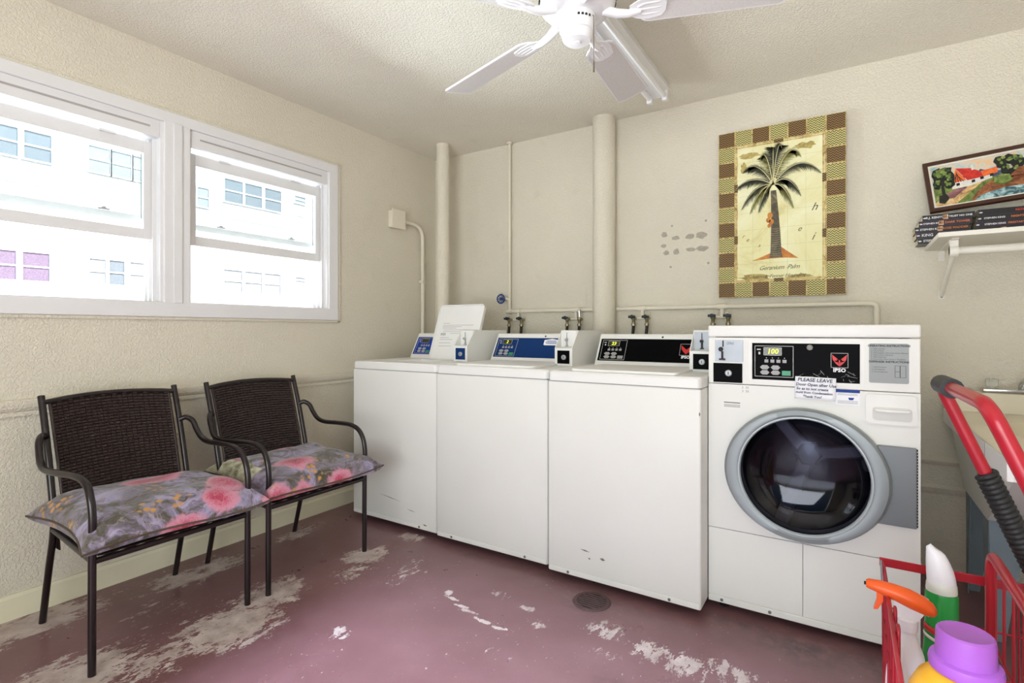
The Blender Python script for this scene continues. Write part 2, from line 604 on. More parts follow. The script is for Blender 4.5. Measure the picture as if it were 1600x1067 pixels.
def window(n, y0, y1, casing_y0, casing_y1):
    root = bpy.data.objects.new('window_%d' % n, None)
    root.location = (XL, (y0 + y1) / 2, WZ0)
    col.objects.link(root)
    struct(root)
    # jamb liner with stepped tracks
    f = B()
    a, b_ = XL - 0.135, XL + 0.004
    f.box(a, b_, y0, y0 + 0.018, WZ0, WZ1, 0.002)
    f.box(a, b_, y1 - 0.018, y1, WZ0, WZ1, 0.002)
    f.box(a, b_, y0 + .018, y1 - .018, WZ0, WZ0 + 0.035, 0.002)
    f.box(a, b_, y0 + .018, y1 - .018, WZ1 - 0.098, WZ1, 0.002)
    for (xx) in (XL - 0.035, XL - 0.075, XL - 0.115):
        f.box(xx - 0.004, xx + 0.004, y0 + .018, y0 + 0.034, WZ0 + .035, WZ1 - .06)
        f.box(xx - 0.004, xx + 0.004, y1 - .034, y1 - .018, WZ0 + .035, WZ1 - .06)
    f.build('frame', M_white, root)
    B().box(XL - 0.003, XL + 0.006, y0 + .06, y1 - .06, WZ1 - 0.060, WZ1 - 0.052).build('head_groove', M_latch, root)
    s = sash('upper_sash', XL - 0.095, y0 + .02, y1 - .02, 1.602, 2.005, 0.028, 0.03, 0.032, root)
    s2 = sash('lower_sash', XL - 0.055, y0 + .02, y1 - .02, 1.520, 1.975, 0.046, 0.058, 0.048, root)
    # dark seal along the far stile, sash latches
    B().box(XL - 0.088, XL - 0.084, y1 - .060, y1 - .050, 1.62, 1.93).build('glass_seal', M_edge if n == 1 else M_latch, root)
    for q in (0.25, 0.75):
        yy = y0 + (y1 - y0) * q
        l = B()
        l.box(XL - 0.084, XL - 0.070, yy - .022, yy + .022, 1.634, 1.640, 0.002)
        l.lathe([(.008, 1.640), (.008, 1.646), (.004, 1.648)], (XL - .077, yy, 0), 'Z', 10)
        l.build('sash_latch', M_latch, s, smooth=40)
        B().box(XL - 0.045, XL - 0.036, yy - .03, yy + .03, 1.966, 1.977, 0.002).build('lift_lip', M_white, s2)
    return root

w1 = window(1, U1[0], U1[1], 0.3, 1.25)
w2 = window(2, U2[0], U2[1], 1.25, 2.18)
# one white casing around both units
c = B()
cx0, cx1 = XL, XL + 0.018
c.box(cx0, cx1, 0.31, 2.183, 2.07, 2.122, 0.003)
c.box(cx0, cx1, 0.31, 2.183, 1.163, 1.232, 0.003)
c.box(cx0, cx1 - .001, 0.31, 0.375, 1.228, 2.074, 0.003)
c.box(cx0, cx1 - .001, 1.195, 1.31, 1.228, 2.074, 0.003)
c.box(cx0, cx1 - .001, 2.118, 2.183, 1.228, 2.074, 0.003)
c.box(cx1 - .002, cx1 + 0.006, 1.232, 1.272, 1.228, 2.074, 0.003)
struct(c.build('trim_3', M_white))
# raised plaster edge below and beside the casing
c = B()
c.box(XL, XL + 0.012, 0.28, 2.203, 1.148, 1.163, 0.004)
c.box(XL, XL + 0.012, 2.183, 2.206, 1.148, 2.135, 0.004)
c.box(XL, XL + 0.012, 0.28, 2.203, 2.122, 2.137, 0.004)
struct(c.build('trim_4', M_wall))

# ------------------------------------------------------------------ outside: ground and the building across the yard
M_conc = pbr('pale_concrete', (196, 192, 184), 0.85, var=0.06, vscale=2)
struct(B().box(-26, 14, -16, 24, -0.40, -0.14).build('ground', M_conc))
M_fac = pbr('white_stucco', (236, 236, 236), 0.85, var=0.02, vscale=1)
M_span = pbr('grey_white_panel', (168, 169, 171), 0.8, var=0.02, vscale=1)
M_pb = pbr('pale_blue_window_glass', (116, 124, 131), 0.35, spec=0.2, var=0.12, vscale=40)
M_pp = pbr('mauve_curtained_glass', (122, 108, 127), 0.4, spec=0.2, var=0.25, vscale=60)
M_pl = pbr('light_blue_blind', (140, 146, 152), 0.5, spec=0.2, var=0.10, vscale=30)
fx = -11.0
bld = thing('apartment_building', 'bright white apartment block seen through the window panes', 'building', (fx - 3, 5, -0.14))
B().box(fx - 6, fx, -7, 17, -0.14, 7.5).build('wall', M_fac, bld)
B().box(fx - 6.3, fx + 0.5, -7.3, 17.3, 7.5, 7.8).build('roof', M_fac, bld)
wins = [(2.40, 2.80, 3.82, 4.27, M_pb), (2.871, 3.212, 3.82, 4.27, M_pb), (3.712, 4.03, 3.84, 4.28, M_pl), (4.05, 4.36, 3.84, 4.28, M_pl), (4.38, 4.68, 3.84, 4.28, M_pl),
        (2.40, 2.78, 1.89, 2.34, M_pp), (2.856, 3.188, 1.89, 2.34, M_pp), (3.721, 3.961, 1.91, 2.335, M_pl), (4.009, 4.242, 1.91, 2.335, M_pb),
        (4.332, 4.57, 1.91, 2.335, M_pl), (4.62, 4.80, 1.91, 2.335, M_pb), (5.50, 5.728, 3.59, 3.97, M_pl), (6.042, 6.442, 3.80, 4.28, M_pb), (6.484, 6.882, 3.80, 4.28, M_pb),
        (6.943, 7.352, 3.80, 4.28, M_pb), (7.701, 7.995, 4.11, 4.27, M_pl), (6.028, 6.427, 1.915, 2.37, M_pl), (6.484, 6.882, 1.915, 2.37, M_pl),
        (6.928, 7.336, 1.915, 2.37, M_pl), (7.718, 7.978, 2.22, 2.35, M_pl)]
for (y0, y1, z0, z1, mm) in wins:
    f = B()
    e = 0.022
    f.box(fx, fx + 0.05, y0 - e, y1 + e, z1, z1 + e)
    f.box(fx, fx + 0.05, y0 - e, y1 + e, z0 - e, z0)
    f.box(fx, fx + 0.05, y0 - e, y0, z0, z1)
    f.box(fx, fx + 0.05, y1, y1 + e, z0, z1)
    f.box(fx, fx + 0.045, y0, y1, (z0 + z1) / 2 - .012, (z0 + z1) / 2 + .012)
    wf = f.build('window', M_fac, bld)
    B().box(fx + 0.002, fx + 0.02, y0, y1, z0, z1).build('pane', mm, wf)
for (y0, y1, z0, z1) in [(2.3, 3.25, 3.42, 3.78), (3.68, 4.72, 3.42, 3.8), (6.0, 7.4, 3.45, 3.76), (5.48, 5.74, 3.3, 3.56), (7.68, 8.0, 3.8, 4.08)]:
    B().box(fx, fx + 0.02, y0, y1, z0, z1).build('spandrel_panel', M_span, bld)

# ------------------------------------------------------------------ chairs
M_bronze = pbr('dark_bronze_tube', (30, 21, 22), 0.28, metal=0.2, spec=0.6, var=0.08, vscale=14)
M_weave = pbr('dark_brown_wicker', (44, 30, 28), 0.42, spec=0.4, var=0.25, vscale=90)
M_foot = pbr('black_foot_cap', (26, 22, 22), 0.6)

def make_chair():
    """local x forward, y across, origin on the floor at the centre"""
    root = thing('patio_armchair', 'x', 'chair')
    R = 0.0115
    for s in (-1, 1):
        yf, yb = s * 0.258, s * 0.232
        # front leg running up and over into the arm
        leg = B().tube([(0.26, yf, 0.0), (0.26, yf, 0.22), (0.262, yf, 0.44)], R, 10)
        leg.build('leg', M_bronze, root, smooth=50, local=True)
        arm = catmull([(0.262, yf, 0.44), (0.264, yf, 0.50), (0.250, yf, 0.560), (0.215, yf, 0.602), (0.150, yf * 1.02, 0.619), (0.03, yf * 1.07, 0.616), (-0.07, yf * 1.08, 0.612),
                       (-0.125, yf * 1.07, 0.626), (-0.158, yf * 1.05, 0.660), (-0.180, yf * 1.03, 0.695), (-0.205, yf * 0.97, 0.712), (-0.222, yb * 1.0, 0.704)], 5)
        B().tube(arm, R, 10).build('armrest', M_bronze, root, smooth=50, local=True)
        # back upright kinked at the seat, raked back above and splayed back below
        up = catmull([(-0.265, yb, 0.0), (-0.205, yb, 0.20), (-0.160, yb, 0.34), (-0.152, yb, 0.42), (-0.190, yb, 0.58), (-0.232, yb, 0.72), (-0.278, yb, 0.852)], 6)
        B().tube(up, R, 10).build('back_upright', M_bronze, root, smooth=50, local=True)
        # small gusset behind the seat
        B().prism([(0, 0), (0.0, -0.075), (0.035, -0.075), (0.02, 0)], lambda a, b_, c: (-0.172 + a, yb - s * 0.012 - s * c, 0.372 + b_), 0.004).build('gusset', M_bronze, root, local=True)
    # seat frame
    f = B()
    f.tube([(0.26, -0.25, 0.362), (0.26, 0.25, 0.362)], 0.0105, 10)
    f.tube([(-0.150, -0.222, 0.372), (-0.150, 0.222, 0.372)], 0.0105, 10)
    for s in (-1, 1):
        f.tube([(0.26, s * 0.258, 0.366), (-0.158, s * 0.232, 0.374)], 0.0105, 10)
    f.build('seat_frame', M_bronze, root, smooth=50, local=True)
    # woven seat sheet between the rails
    rows = []
    for i in range(25):
        u = i / 24
        rows.append([((0.252 - u * 0.395), -0.235 + 0.47 * v / 16, 0.374 + 0.006 * u - 0.012 * sin(pi * u) + 0.002 * (-1) ** (i + v)) for v in range(17)])
    g = B()
    g.grid(rows)
    so = g.build('seat', M_weave, root, local=True, smooth=60)
    sm = so.modifiers.new('thickness', 'SOLIDIFY')
    sm.thickness = 0.004
    # woven back: every strand lifts over and under its ribs
    def bp(u, v, w):
        """u across -1..1, v up 0..1, w out towards the sitter"""
        hw = 0.200 + 0.006 * v
        z = 0.445 + 0.385 * v
        x = -0.156 - 0.118 * v ** 1.15 - 0.030 * (1 - u * u)
        return (x + w, u * hw, z + 0.012 * (1 - u * u) * v)
    wv = B()
    nr, nc = 34, 22
    for i in range(nr):
        for j in range(nc):
            out = (i + j) % 2 == 0
            u0, u1 = -1 + 2 * (j - 0.15) / nc, -1 + 2 * (j + 1.15) / nc
            v0, v1 = i / nr + .002, (i + 1) / nr - .002
            um, vm = (u0 + u1) / 2, (v0 + v1) / 2
            du, dv = (u1 - u0) * 0.25, (v1 - v0) * 0.18
            h = 0.0065 if out else 0.0015
            lo = -0.0035
            P = [bp(u0, v0, lo), bp(u1, v0, lo), bp(u1, v1, lo), bp(u0, v1, lo),
                 bp(um - du, v0 + dv, h), bp(um + du, v0 + dv, h), bp(um + du, v1 - dv, h), bp(um - du, v1 - dv, h)]
            V = [wv.bm.verts.new(p) for p in P]
            for q in ((4, 5, 6, 7), (0, 1, 5, 4), (1, 2, 6, 5), (2, 3, 7, 6), (3, 0, 4, 7)):
                wv.bm.faces.new([V[k] for k in q])
    bk = wv.build('woven_back', M_weave, root, local=True, recalc=False)
    bk['kind'] = 'stuff'
    # backing sheet, top roll and side binding of the woven back
    g = B()
    g.grid([[bp(-1 + 2 * j / 12, i / 12, -0.004) for j in range(13)] for i in range(13)])
    g.grid([[bp(-1 + 2 * j / 12, i / 12, -0.009) for j in range(13)] for i in range(13)])
    g.build('back_sheet', M_weave, root, local=True, smooth=60)
    B().tube([bp(-1.13 + 2.26 * k / 16, 1.0, 0.0) for k in range(17)], 0.010, 8).build('back_rail', M_bronze, root, local=True, smooth=50)
    B().tube([bp(-1.13 + 2.26 * k / 16, 0.0, 0.0) for k in range(17)], 0.009, 8).build('back_rail', M_bronze, root, local=True, smooth=50)
    for s in (-1, 1):
        B().tube([bp(s * 1.01, k / 10, -0.001) for k in range(11)], 0.006, 8).build('binding', M_weave, root, local=True, smooth=50)
    return root

chair1 = make_chair()
chair2 = copy_tree(chair1)
for o, y, lab in ((chair1, 0.954, 'dark bronze armchair with woven back, nearer the camera, standing on bare floor patch'),
                  (chair2, 1.560, 'dark bronze armchair with woven back, beside the leftmost washing machine')):
    o.location = (-2.29, y, 0)
    tag(o, lab, 'chair', 'patio armchairs along the window wall')

def floral(name, shift, pale=False):
    m = bpy.data.materials.new(name)
    t = NT(m)
    p = t.coord('Object', loc=shift)
    wob = t.new('TexNoise')
    t.link(p, wob.inputs['Vector'])
    wob.inputs['Scale'].default_value = 9.0
    wob.inputs['Detail'].default_value = 3.0
    vm = t.new('VectorMath', operation='MULTIPLY_ADD')
    t.link(wob.outputs['Color'], vm.inputs[0])
    vm.inputs[1].default_value = (0.11, 0.11, 0.05)
    t.link(p, vm.inputs[2])
    pw = vm.outputs[0]
    # broad brush strokes of leaves
    base = t.ramp(t.noise(pw, 11.0, 5.0, 0.65, 1.2), [(0.28, lin((46, 42, 34))), (0.40, lin((84, 78, 66))), (0.48, lin((118, 110, 130))), (0.58, lin((164, 154, 186))), (0.72, lin((120, 126, 156)))])
    olive = t.ramp(t.noise(pw, 7.0, 3.0), [(0.45, (0, 0, 0)), (0.56, (1, 1, 1))])
    c = t.mix(t.math('MULTIPLY', olive, 0.55), base, lin((78, 72, 46)))
    # flowers: petals radiating from scattered centres
    vo = t.new('TexVoronoi')
    vo.inputs['Scale'].default_value = 5.2
    vo.inputs['Randomness'].default_value = 0.9
    t.link(pw, vo.inputs['Vector'])
    d = vo.outputs['Distance']
    sc = t.new('SeparateColor')
    t.link(vo.outputs['Color'], sc.inputs[0])
    pick = t.smooth(sc.outputs[0], 0.28, 0.32)
    petal = t.math('ADD', d, t.math('MULTIPLY', t.math('SUBTRACT', t.noise(p, 38.0, 3.0), 0.5), 0.22))
    fl = t.math('MULTIPLY', t.math('SUBTRACT', 1.0, t.smooth(petal, 0.36, 0.46)), pick)
    pink = t.ramp(t.math('ADD', t.math('MULTIPLY', d, 1.6), t.math('MULTIPLY', t.noise(pw, 70.0, 4.0, 0.6, 2.0), 0.6)),
                  [(0.30, lin((196, 120, 96))), (0.45, lin((140, 34, 56))), (0.62, lin((190, 66, 98))), (0.85, lin((204, 138, 160)))])
    c = t.mix(fl, c, pink)
    # small ochre blossom clusters
    v2 = t.new('TexVoronoi')
    v2.inputs['Scale'].default_value = 34.0
    t.link(p, v2.inputs['Vector'])
    och = t.math('MULTIPLY', t.math('SUBTRACT', 1.0, t.smooth(v2.outputs['Distance'], 0.22, 0.45)), t.smooth(t.noise(p, 6.0, 2.0), 0.58, 0.64))
    c = t.mix(och, c, lin((196, 142, 70)))
    # pale veins
    wvn = t.new('TexWave')
    wvn.inputs['Scale'].default_value = 9.0
    wvn.inputs['Distortion'].default_value = 14.0
    wvn.inputs['Detail'].default_value = 3.0
    wvn.inputs['Detail Scale'].default_value = 1.6
    t.link(p, wvn.inputs['Vector'])
    c = t.mix(t.math('MULTIPLY', t.smooth(wvn.outputs['Fac'], 0.94, 1.0), 0.25), c, lin((206, 186, 178)))
    if pale:
        sp = t.new('SeparateXYZ')
        tc = t.new('TexCoord')
        t.link(tc.outputs['Object'], sp.inputs[0])
        edge = t.math('ADD', t.math('MULTIPLY', sp.outputs[1], -1.0), t.math('MULTIPLY', t.math('SUBTRACT', t.noise(p, 14.0), 0.5), 0.03))
        msk = t.math('MULTIPLY', t.smooth(edge, 0.205, 0.215), t.smooth(t.math('MULTIPLY', sp.outputs[0], -1.0), -0.08, -0.06))
        c = t.mix(msk, c, t.ramp(t.noise(p, 30.0, 3.0), [(0.35, lin((120, 118, 82))), (0.6, lin((214, 210, 182)))]))
    t.link(c, t.b.inputs['Base Color'])
    t.b.inputs['Roughness'].default_value = 0.6
    t.b.inputs['Sheen Weight'].default_value = 0.35
    t.b.inputs['Sheen Roughness'].default_value = 0.4
    t.bump(t.math('ADD', t.noise(p, 420.0, 2.0), t.math('MULTIPLY', t.noise(p, 9.0, 3.0), 2.5)), 0.25, 0.004)
    return m

M_pip = pbr('brown_piping', (84, 70, 58), 0.7, var=0.2, vscale=60)

def cushion(loc, rz, mat, label, seed, hx=0.262, hy=0.272, up=0.118, dn=0.035):
    root = thing('seat_cushion', label, 'cushion', loc, rz, 'floral cushions on the armchairs')
    rnd = random.Random(seed)
    ph = [rnd.uniform(0, 6) for _ in range(6)]
    N = 36
    def outline(u, v):
        # square with sides drawn in between pointed corners
        x = hx * u * (1 - 0.06 * (1 - v * v)) * (1 + 0.05 * abs(u * v) ** 3)
        y = hy * v * (1 - 0.05 * (1 - u * u)) * (1 + 0.06 * abs(u * v) ** 3)
        return x, y
    def seam(u, v):
        # corners in front droop over the seat edge
        return 0.038 + 0.010 * sin(2.2 * u + ph[0]) * abs(v) + 0.008 * sin(2.6 * v + ph[1]) * abs(u) - 0.012 * max(0, u) ** 3 + 0.018 * max(0, v) ** 4 * max(0, u)
    def surf(u, v, top):
        x, y = outline(u, v)
        k = ((1 - abs(u) ** 7) * (1 - abs(v) ** 7)) ** 0.48 * (1 - .20 * (u * u + v * v) / 2)
        wr = 0.006 * sin(7 * u + 3 * v + ph[2]) + 0.005 * sin(6 * v - 4 * u + ph[3])
        if top:
            return (x, y, seam(u, v) * (1 - k * .4) + up * k * 0.86 + wr * k)
        kb = k ** 0.5
        return (x, y, seam(u, v) * (1 - kb) + 0.001 * kb)
    g = B()
    for top in (True, False):
        g.grid([[surf(sin(pi / 2 * (-1 + 2 * j / N)), sin(pi / 2 * (-1 + 2 * i / N)), top) for j in range(N + 1)] for i in range(N + 1)])
    bmesh.ops.remove_doubles(g.bm, verts=g.bm.verts[:], dist=0.0004)
    g.build('cover', mat, root, smooth=80, local=True)
    rim = []
    for k in range(28):
        rim.append((-1 + 2 * k / 28, -1))
    for k in range(28):
        rim.append((1, -1 + 2 * k / 28))
    for k in range(28):
        rim.append((1 - 2 * k / 28, 1))
    for k in range(28):
        rim.append((-1, 1 - 2 * k / 28))
    B().tube([surf(u, v, True) for u, v in rim], 0.0042, 6, closed=True).build('piping', M_pip, root, smooth=60, local=True)
    for v in (-0.8, 0.8):
        p = Vector(surf(-1, v, True))
        B().tube(catmull([p, p + Vector((-.015, 0, .004)), p + Vector((-.026, .006 * v, .016))], 4), 0.006, 6).build('tie', M_pip, root, smooth=60, local=True)
    return root

cushion((-2.242, 0.965, 0.384), radians(-2), floral('floral_print_a', (0.35, 0.1, 0)), 'pink and grey floral cushion on the nearer armchair', 3, hx=0.268, hy=0.288)
cushion((-2.242, 1.582, 0.384), radians(-3), floral('floral_print_b', (1.9, 2.3, 0.4), True), 'floral cushion with one pale corner on the armchair beside the machines', 5, hx=0.268, hy=0.280)

# ------------------------------------------------------------------ top-loading washing machines
M_enam = pbr('white_enamel', (226, 225, 221), 0.42, spec=0.3, var=0.015, vscale=3)
M_enam2 = pbr('white_enamel_lid', (230, 229, 226), 0.4, spec=0.3)
M_dark = pbr('black_gap', (22, 22, 22), 0.8)
M_black = pbr('gloss_black_panel', (8, 8, 10), 0.4, spec=0.03)
M_navy = pbr('gloss_navy_panel', (20, 52, 104), 0.35, spec=0.1)
M_blue = pbr('royal_blue_panel', (30, 58, 140), 0.35, spec=0.1)
M_line = pbr('silver_print', (186, 186, 184), 0.5)
M_key = pbr('grey_membrane_key', (158, 158, 158), 0.5)
M_green = pbr('green_start_key', (40, 140, 96), 0.4)
M_lcd = pbr('olive_display_window', (52, 54, 22), 0.2)
M_steel = pbr('brushed_steel', (168, 170, 174), 0.45, metal=0.5, var=0.05, vscale=30)
M_plate = pbr('blue_grey_steel_plate', (176, 182, 190), 0.45, metal=0.15, var=0.06, vscale=12)
M_chrome = pbr('chrome', (210, 210, 210), 0.12, metal=1.0)
M_red = pbr('red_emblem', (206, 40, 44), 0.5)
M_ink = pbr('black_print', (30, 30, 36), 0.7)
M_greyink = pbr('grey_print', (150, 150, 150), 0.7)
M_paper = pbr('white_paper', (236, 236, 240), 0.8, bump=(90, 0.05))
M_screw = pbr('dull_screw', (120, 118, 112), 0.5, metal=0.6)
def glow(name, rgb, k):
    m = bpy.data.materials.new(name)
    t = NT(m)
    v = t.noise(t.coord('Object'), 20.0)
    t.link(t.ramp(v, [(0, tuple(x * .9 for x in lin(rgb)[:3])), (1, lin(rgb))]), t.b.inputs['Emission Color'])
    t.b.inputs['Base Color'].default_value = lin(rgb)
    t.b.inputs['Emission Strength'].default_value = k
    return m
M_digit = glow('yellow_green_digits', (214, 226, 70), 0.5)

def emblem(parent, M, s):
    """pointed red animal-mask emblem: two mirrored wings and a muzzle"""
    b_ = B()
    for k in (-1, 1):
        for poly in ([(-.02, .02), (-.46, .42), (-.40, .02), (-.16, -.14)], [(-.05, -.02), (-.36, -.02), (-.22, -.22), (-.04, -.40)], [(0, .02), (-.16, .10), (0, -.46)]):
            pts = [(k * x * s, y * s) for x, y in poly]
            if k > 0:
                pts = pts[::-1]
            b_.flat(pts, lambda a, c: M @ Vector((a, c, 0.0006)))
    return b_.build('emblem', M_red, parent, recalc=False)

def outline_rect(b_, M, x0, x1, y0, y1, w, h=0.0004):
    for (a0, a1, c0, c1) in ((x0, x1, y0, y0 + w), (x0, x1, y1 - w, y1), (x0, x0 + w, y0, y1), (x1 - w, x1, y0, y1)):
        b_.flat([(a0, c0), (a1, c0), (a1, c1), (a0, c1)], lambda a, c: M @ Vector((a, c, h)))

def keypad(panel, M, W, H, digits, green=True):
    """printed control field on the left of a panel: outline, display, lamps and keys; M at its lower-left corner"""
    b_ = B()
    outline_rect(b_, M, 0, W, 0, H, 0.0018)
    b_.build('keypad_outline', M_line, panel, recalc=False)
    T = lambda x0, x1, y0, y1, h: B().prism([(x0, y0), (x1, y0), (x1, y1), (x0, y1)], lambda a, c, d: M @ Vector((a, c, d)), h)
    dsp = T(W * .24, W * .70, H * .70, H * .94, 0.0012).build('display', M_lcd, panel)
    b_ = B()
    outline_rect(b_, M, W * .235, W * .705, H * .69, H * .95, 0.0014, 0.0014)
    b_.build('display_outline', M_line, dsp, recalc=False)
    if digits:
        lettering('display_digits', [(digits, W * .47, H * .815, H * .22, 'CENTER')], M_digit, dsp, M @ Matrix.Translation((0, 0, 0.0016)), shear=0.15, bold=0.0006)
    for k in range(4 if W > .1 else 3):
        T(W * (.26 + .155 * k), W * (.36 + .155 * k), H * .46, H * .56, 0.0005).build('cycle_lamp', M_key, panel)
        B().lathe([(.0018, 0), (.0018, .0008)], (0, 0, 0), 'Z', 8, M=M @ Matrix.Translation((W * (.31 + .155 * k), H * .61, 0))).build('lamp_dot', M_line, panel)
    for i in range(2):
        for j in range(2):
            x0, y0 = W * (.14 + .28 * i), H * (.07 + .165 * j)
            pts = [(x0, y0 + H * .07), (x0 + W * .06, y0), (x0 + W * .19, y0), (x0 + W * .25, y0 + H * .07), (x0 + W * .19, y0 + H * .14), (x0 + W * .06, y0 + H * .14)]
            B().prism(pts, lambda a, c, d: M @ Vector((a, c, d)), 0.0012).build('key', M_key, panel)
    T(W * .71, W * .93, H * .06, H * .21, 0.0012).build('start_key', M_green if green else M_key, panel)
    # little drip symbol
    T(W * .06, W * .16, H * .86, H * .90, 0.0005).build('symbol', M_line, panel)
    T(W * .10, W * .15, H * .72, H * .80, 0.0005).build('symbol', M_line, panel)

def coin_box(parent, x0, x1, yf, yb, z0, z1, plate, lockmat, big):
    """metal coin box: sloped shoulder in front, coin chute plate above a square lock plate"""
    H = z1 - z0
    ym = yf + 0.075
    prof = [(yf, z0), (yf, z0 + H * .50), (ym, z1), (yb, z1), (yb, z0)]
    body = B()
    # two side cheeks with the slope; the chute face stands recessed between them
    body.prism(prof, lambda a, b_, c: (x0 + c, a, b_), 0.004)
    body.prism(prof, lambda a, b_, c: (x1 - 0.004 + c, a, b_), 0.004)
    body.box(x0 + .004, x1 - .004, yf + 0.0005, yb, z0, z0 + H * .50)
    body.box(x0 + .004, x1 - .004, ym - .012, yb, z0 + H * .50, z1 - .0005)
    o = body.build('coin_box', M_enam, parent)
    B().box(x0 + .007, x1 - .007, ym - .0145, ym - .0122, z0 + H * .53, z1 - .006).build('chute_plate', plate, o)
    xm = (x0 + x1) / 2
    ch = B()
    ch.box(xm - .012, xm - .009, ym - .018, ym - .015, z1 - H * .22, z1 - .012)
    ch.lathe([(.006, -.018), (.008, -.010), (.006, 0)], (xm - .010, ym - .016, z1 - H * .27), 'Y', 12)
    ch.box(xm - .014, xm - .006, ym - .019, ym - .015, z0 + H * .56, z1 - H * .28)
    ch.box(xm - .018, xm - .002, ym - .021, ym - .015, z0 + H * .535, z0 + H * .56)
    ch.build('coin_chute', M_ink if big else M_steel, o, smooth=40)
    q = 0.5 * H * .5
    lp = B().box(xm - .034, xm + .034, yf - .003, yf + .0004, z0 + H * .06, z0 + H * .43, 0.001).build('lock_plate', lockmat, o)
    B().lathe([(.0125, 0), (.0125, -.006), (.009, -.008), (.009, -.0075)], (xm + .004, yf - .003, z0 + H * .24), 'Y', 20).build('lock', M_steel, lp, smooth=40)
    B().box(xm + .0025, xm + .0055, yf - .0112, yf - .0108, z0 + H * .21, z0 + H * .27).build('keyhole', M_ink, lp)
    return o

def top_loader(label, x0, x1, yf, panel_mat, lid_open=False, stick=None, digits='23', fox=False, cz=0.0):
    yb = yf + 0.700
    root = thing('washing_machine', label, 'washing machine', ((x0 + x1) / 2, (yf + yb) / 2, 0), group='top loading washing machines along the back wall')
    zt, zb = 0.920, 0.030
    cab = B().box(x0, x1, yf, yb, zb, zt - 0.045, 0.008, 3).build('cabinet', M_enam, root, smooth=35)
    B().box(x0 + .03, x1 - .03, yf + .07, yb - .02, 0.004, zb + .01).build('base_frame', M_dark, root)
    for fx_ in (x0 + .06, x1 - .06):
        for fy in (yf + .09, yb - .05):
            B().lathe([(.016, 0), (.018, .004), (.008, .010), (.008, .02)], (fx_, fy, 0.0), 'Z', 12).build('foot', M_dark, root, smooth=40)
    # crease along the lower edge and two screws
    B().box(x0 + .006, x1 - .006, yf - .0012, yf + .002, zb + .004, zb + .024, 0.001).build('kick_strip', M_enam, cab)
    for fx_ in (x0 + .10, x1 - .12):
        B().lathe([(.006, 0), (.006, -.002), (.003, -.003)], (fx_, yf - .001, zb + .014), 'Y', 10).build('screw', M_screw, cab)
    # top deck: separate pressed top with an opening
    lx0, lx1, ly0, ly1 = x0 + .12, x1 - .13, yf + .055, yf + .385
    lcx, lcy = (lx0 + lx1) / 2, (ly0 + ly1) / 2
    tp = B()
    z0t = zt - 0.042
    pr = rrect(x0, x1, yf, yb, 0.022, 5)
    lo = [tp.bm.verts.new((a, b_, z0t)) for a, b_ in pr]
    hi = [tp.bm.verts.new((a, b_, zt - .007)) for a, b_ in pr]
    in_ = rrect(x0 + .007, x1 - .007, yf + .007, yb - .007, 0.018, 5)
    tt = [tp.bm.verts.new((a, b_, zt)) for a, b_ in in_]
    k = len(pr)
    for i in range(k):
        j = (i + 1) % k
        tp.bm.faces.new((lo[i], lo[j], hi[j], hi[i]))
        tp.bm.faces.new((hi[i], hi[j], tt[j], tt[i]))
    tp.bm.faces.new(lo[::-1])
    if lid_open:
        ring = []
        for (a, b_) in in_:
            t_ = math.atan2(b_ - lcy, a - lcx)
            ring.append(tp.bm.verts.new((lcx + .17 * cos(t_), lcy + .15 * sin(t_), zt)))
        ring2 = [tp.bm.verts.new((v.co.x, v.co.y, zt - .03)) for v in ring]
        for i in range(k):
            j = (i + 1) % k
            tp.bm.faces.new((tt[i], tt[j], ring[j], ring[i]))
            tp.bm.faces.new((ring[i], ring[j], ring2[j], ring2[i]))
        tp.bm.faces.new(ring2)
    else:
        tp.bm.faces.new(tt)
    top = tp.build('top_deck', M_enam2, root, smooth=35)
    B().box(x0 + .003, x1 - .003, yf + .003, yb - .003, zt - .0455, zt - .0415).build('seam', M_greyink, root)
    pz0, pz1 = zt, 1.080
    py0, py1 = yf + 0.455, yf + 0.545     # panel face leans back from py0 to py1
    if not lid_open:
        ld = B().prism(rrect(lx0 - .03, lx1 + .03, ly0 - .02, ly1 + .03, 0.03, 5), lambda a, b_, c: (a, b_, zt + .0005 + c), 0.010).build('lid', M_enam2, root, smooth=30)
    px0, px1 = x0 + .026, x1 - .118
    # backsplash
    B().prism([(py0, pz0), (py0 + .004, pz0 + .012), (py1 - .006, pz1 - .006), (py1, pz1), (yb - .02, pz1), (yb, pz1 - .03), (yb, pz0)],
              lambda a, b_, c: (px0 + c, a, b_), px1 - px0).build('control_console', M_enam, root)
    dn = Vector((0, py1 - py0 - .01, pz1 - pz0 - .018)).normalized()
    M = frame3((px0, py0 + .004, pz0 + .012), (1, 0, 0), dn)     # z of M points towards the viewer
    W = px1 - px0
    Hh = (Vector((0, py1 - py0 - .01, pz1 - pz0 - .018))).length
    face = B().prism([(.010, .014), (W - .006, .014), (W - .006, Hh - .022), (.010, Hh - .022)], lambda a, b_, c: M @ Vector((a, b_, c)), 0.0015).build('control_panel', panel_mat, root)
    Mk = M @ Matrix.Translation((.022, .020, .0016))
    keypad(face, Mk, 0.132, Hh - .050, digits, green=panel_mat is not M_black)
    B().lathe([(.005, 0), (.005, .002), (.003, .003)], (0, 0, 0), 'Z', 12, M=M @ Matrix.Translation((W * .64, Hh - .010, 0))).build('console_screw', M_ink, root)
    if fox:
        Me = M @ Matrix.Translation((W - .062, Hh * .52, .0016))
        b_ = B()
        outline_rect(b_, Me, -.031, .031, -.031, .031, .0016)
        b_.build('emblem_frame', M_line, face, recalc=False)
        emblem(face, Me, .058)
        lettering('brand_lettering', [('IPSO', 0, -.041, .020, 'CENTER')], M_paper, face, Me @ Matrix.Translation((0, 0, .0006)), bold=.0008)
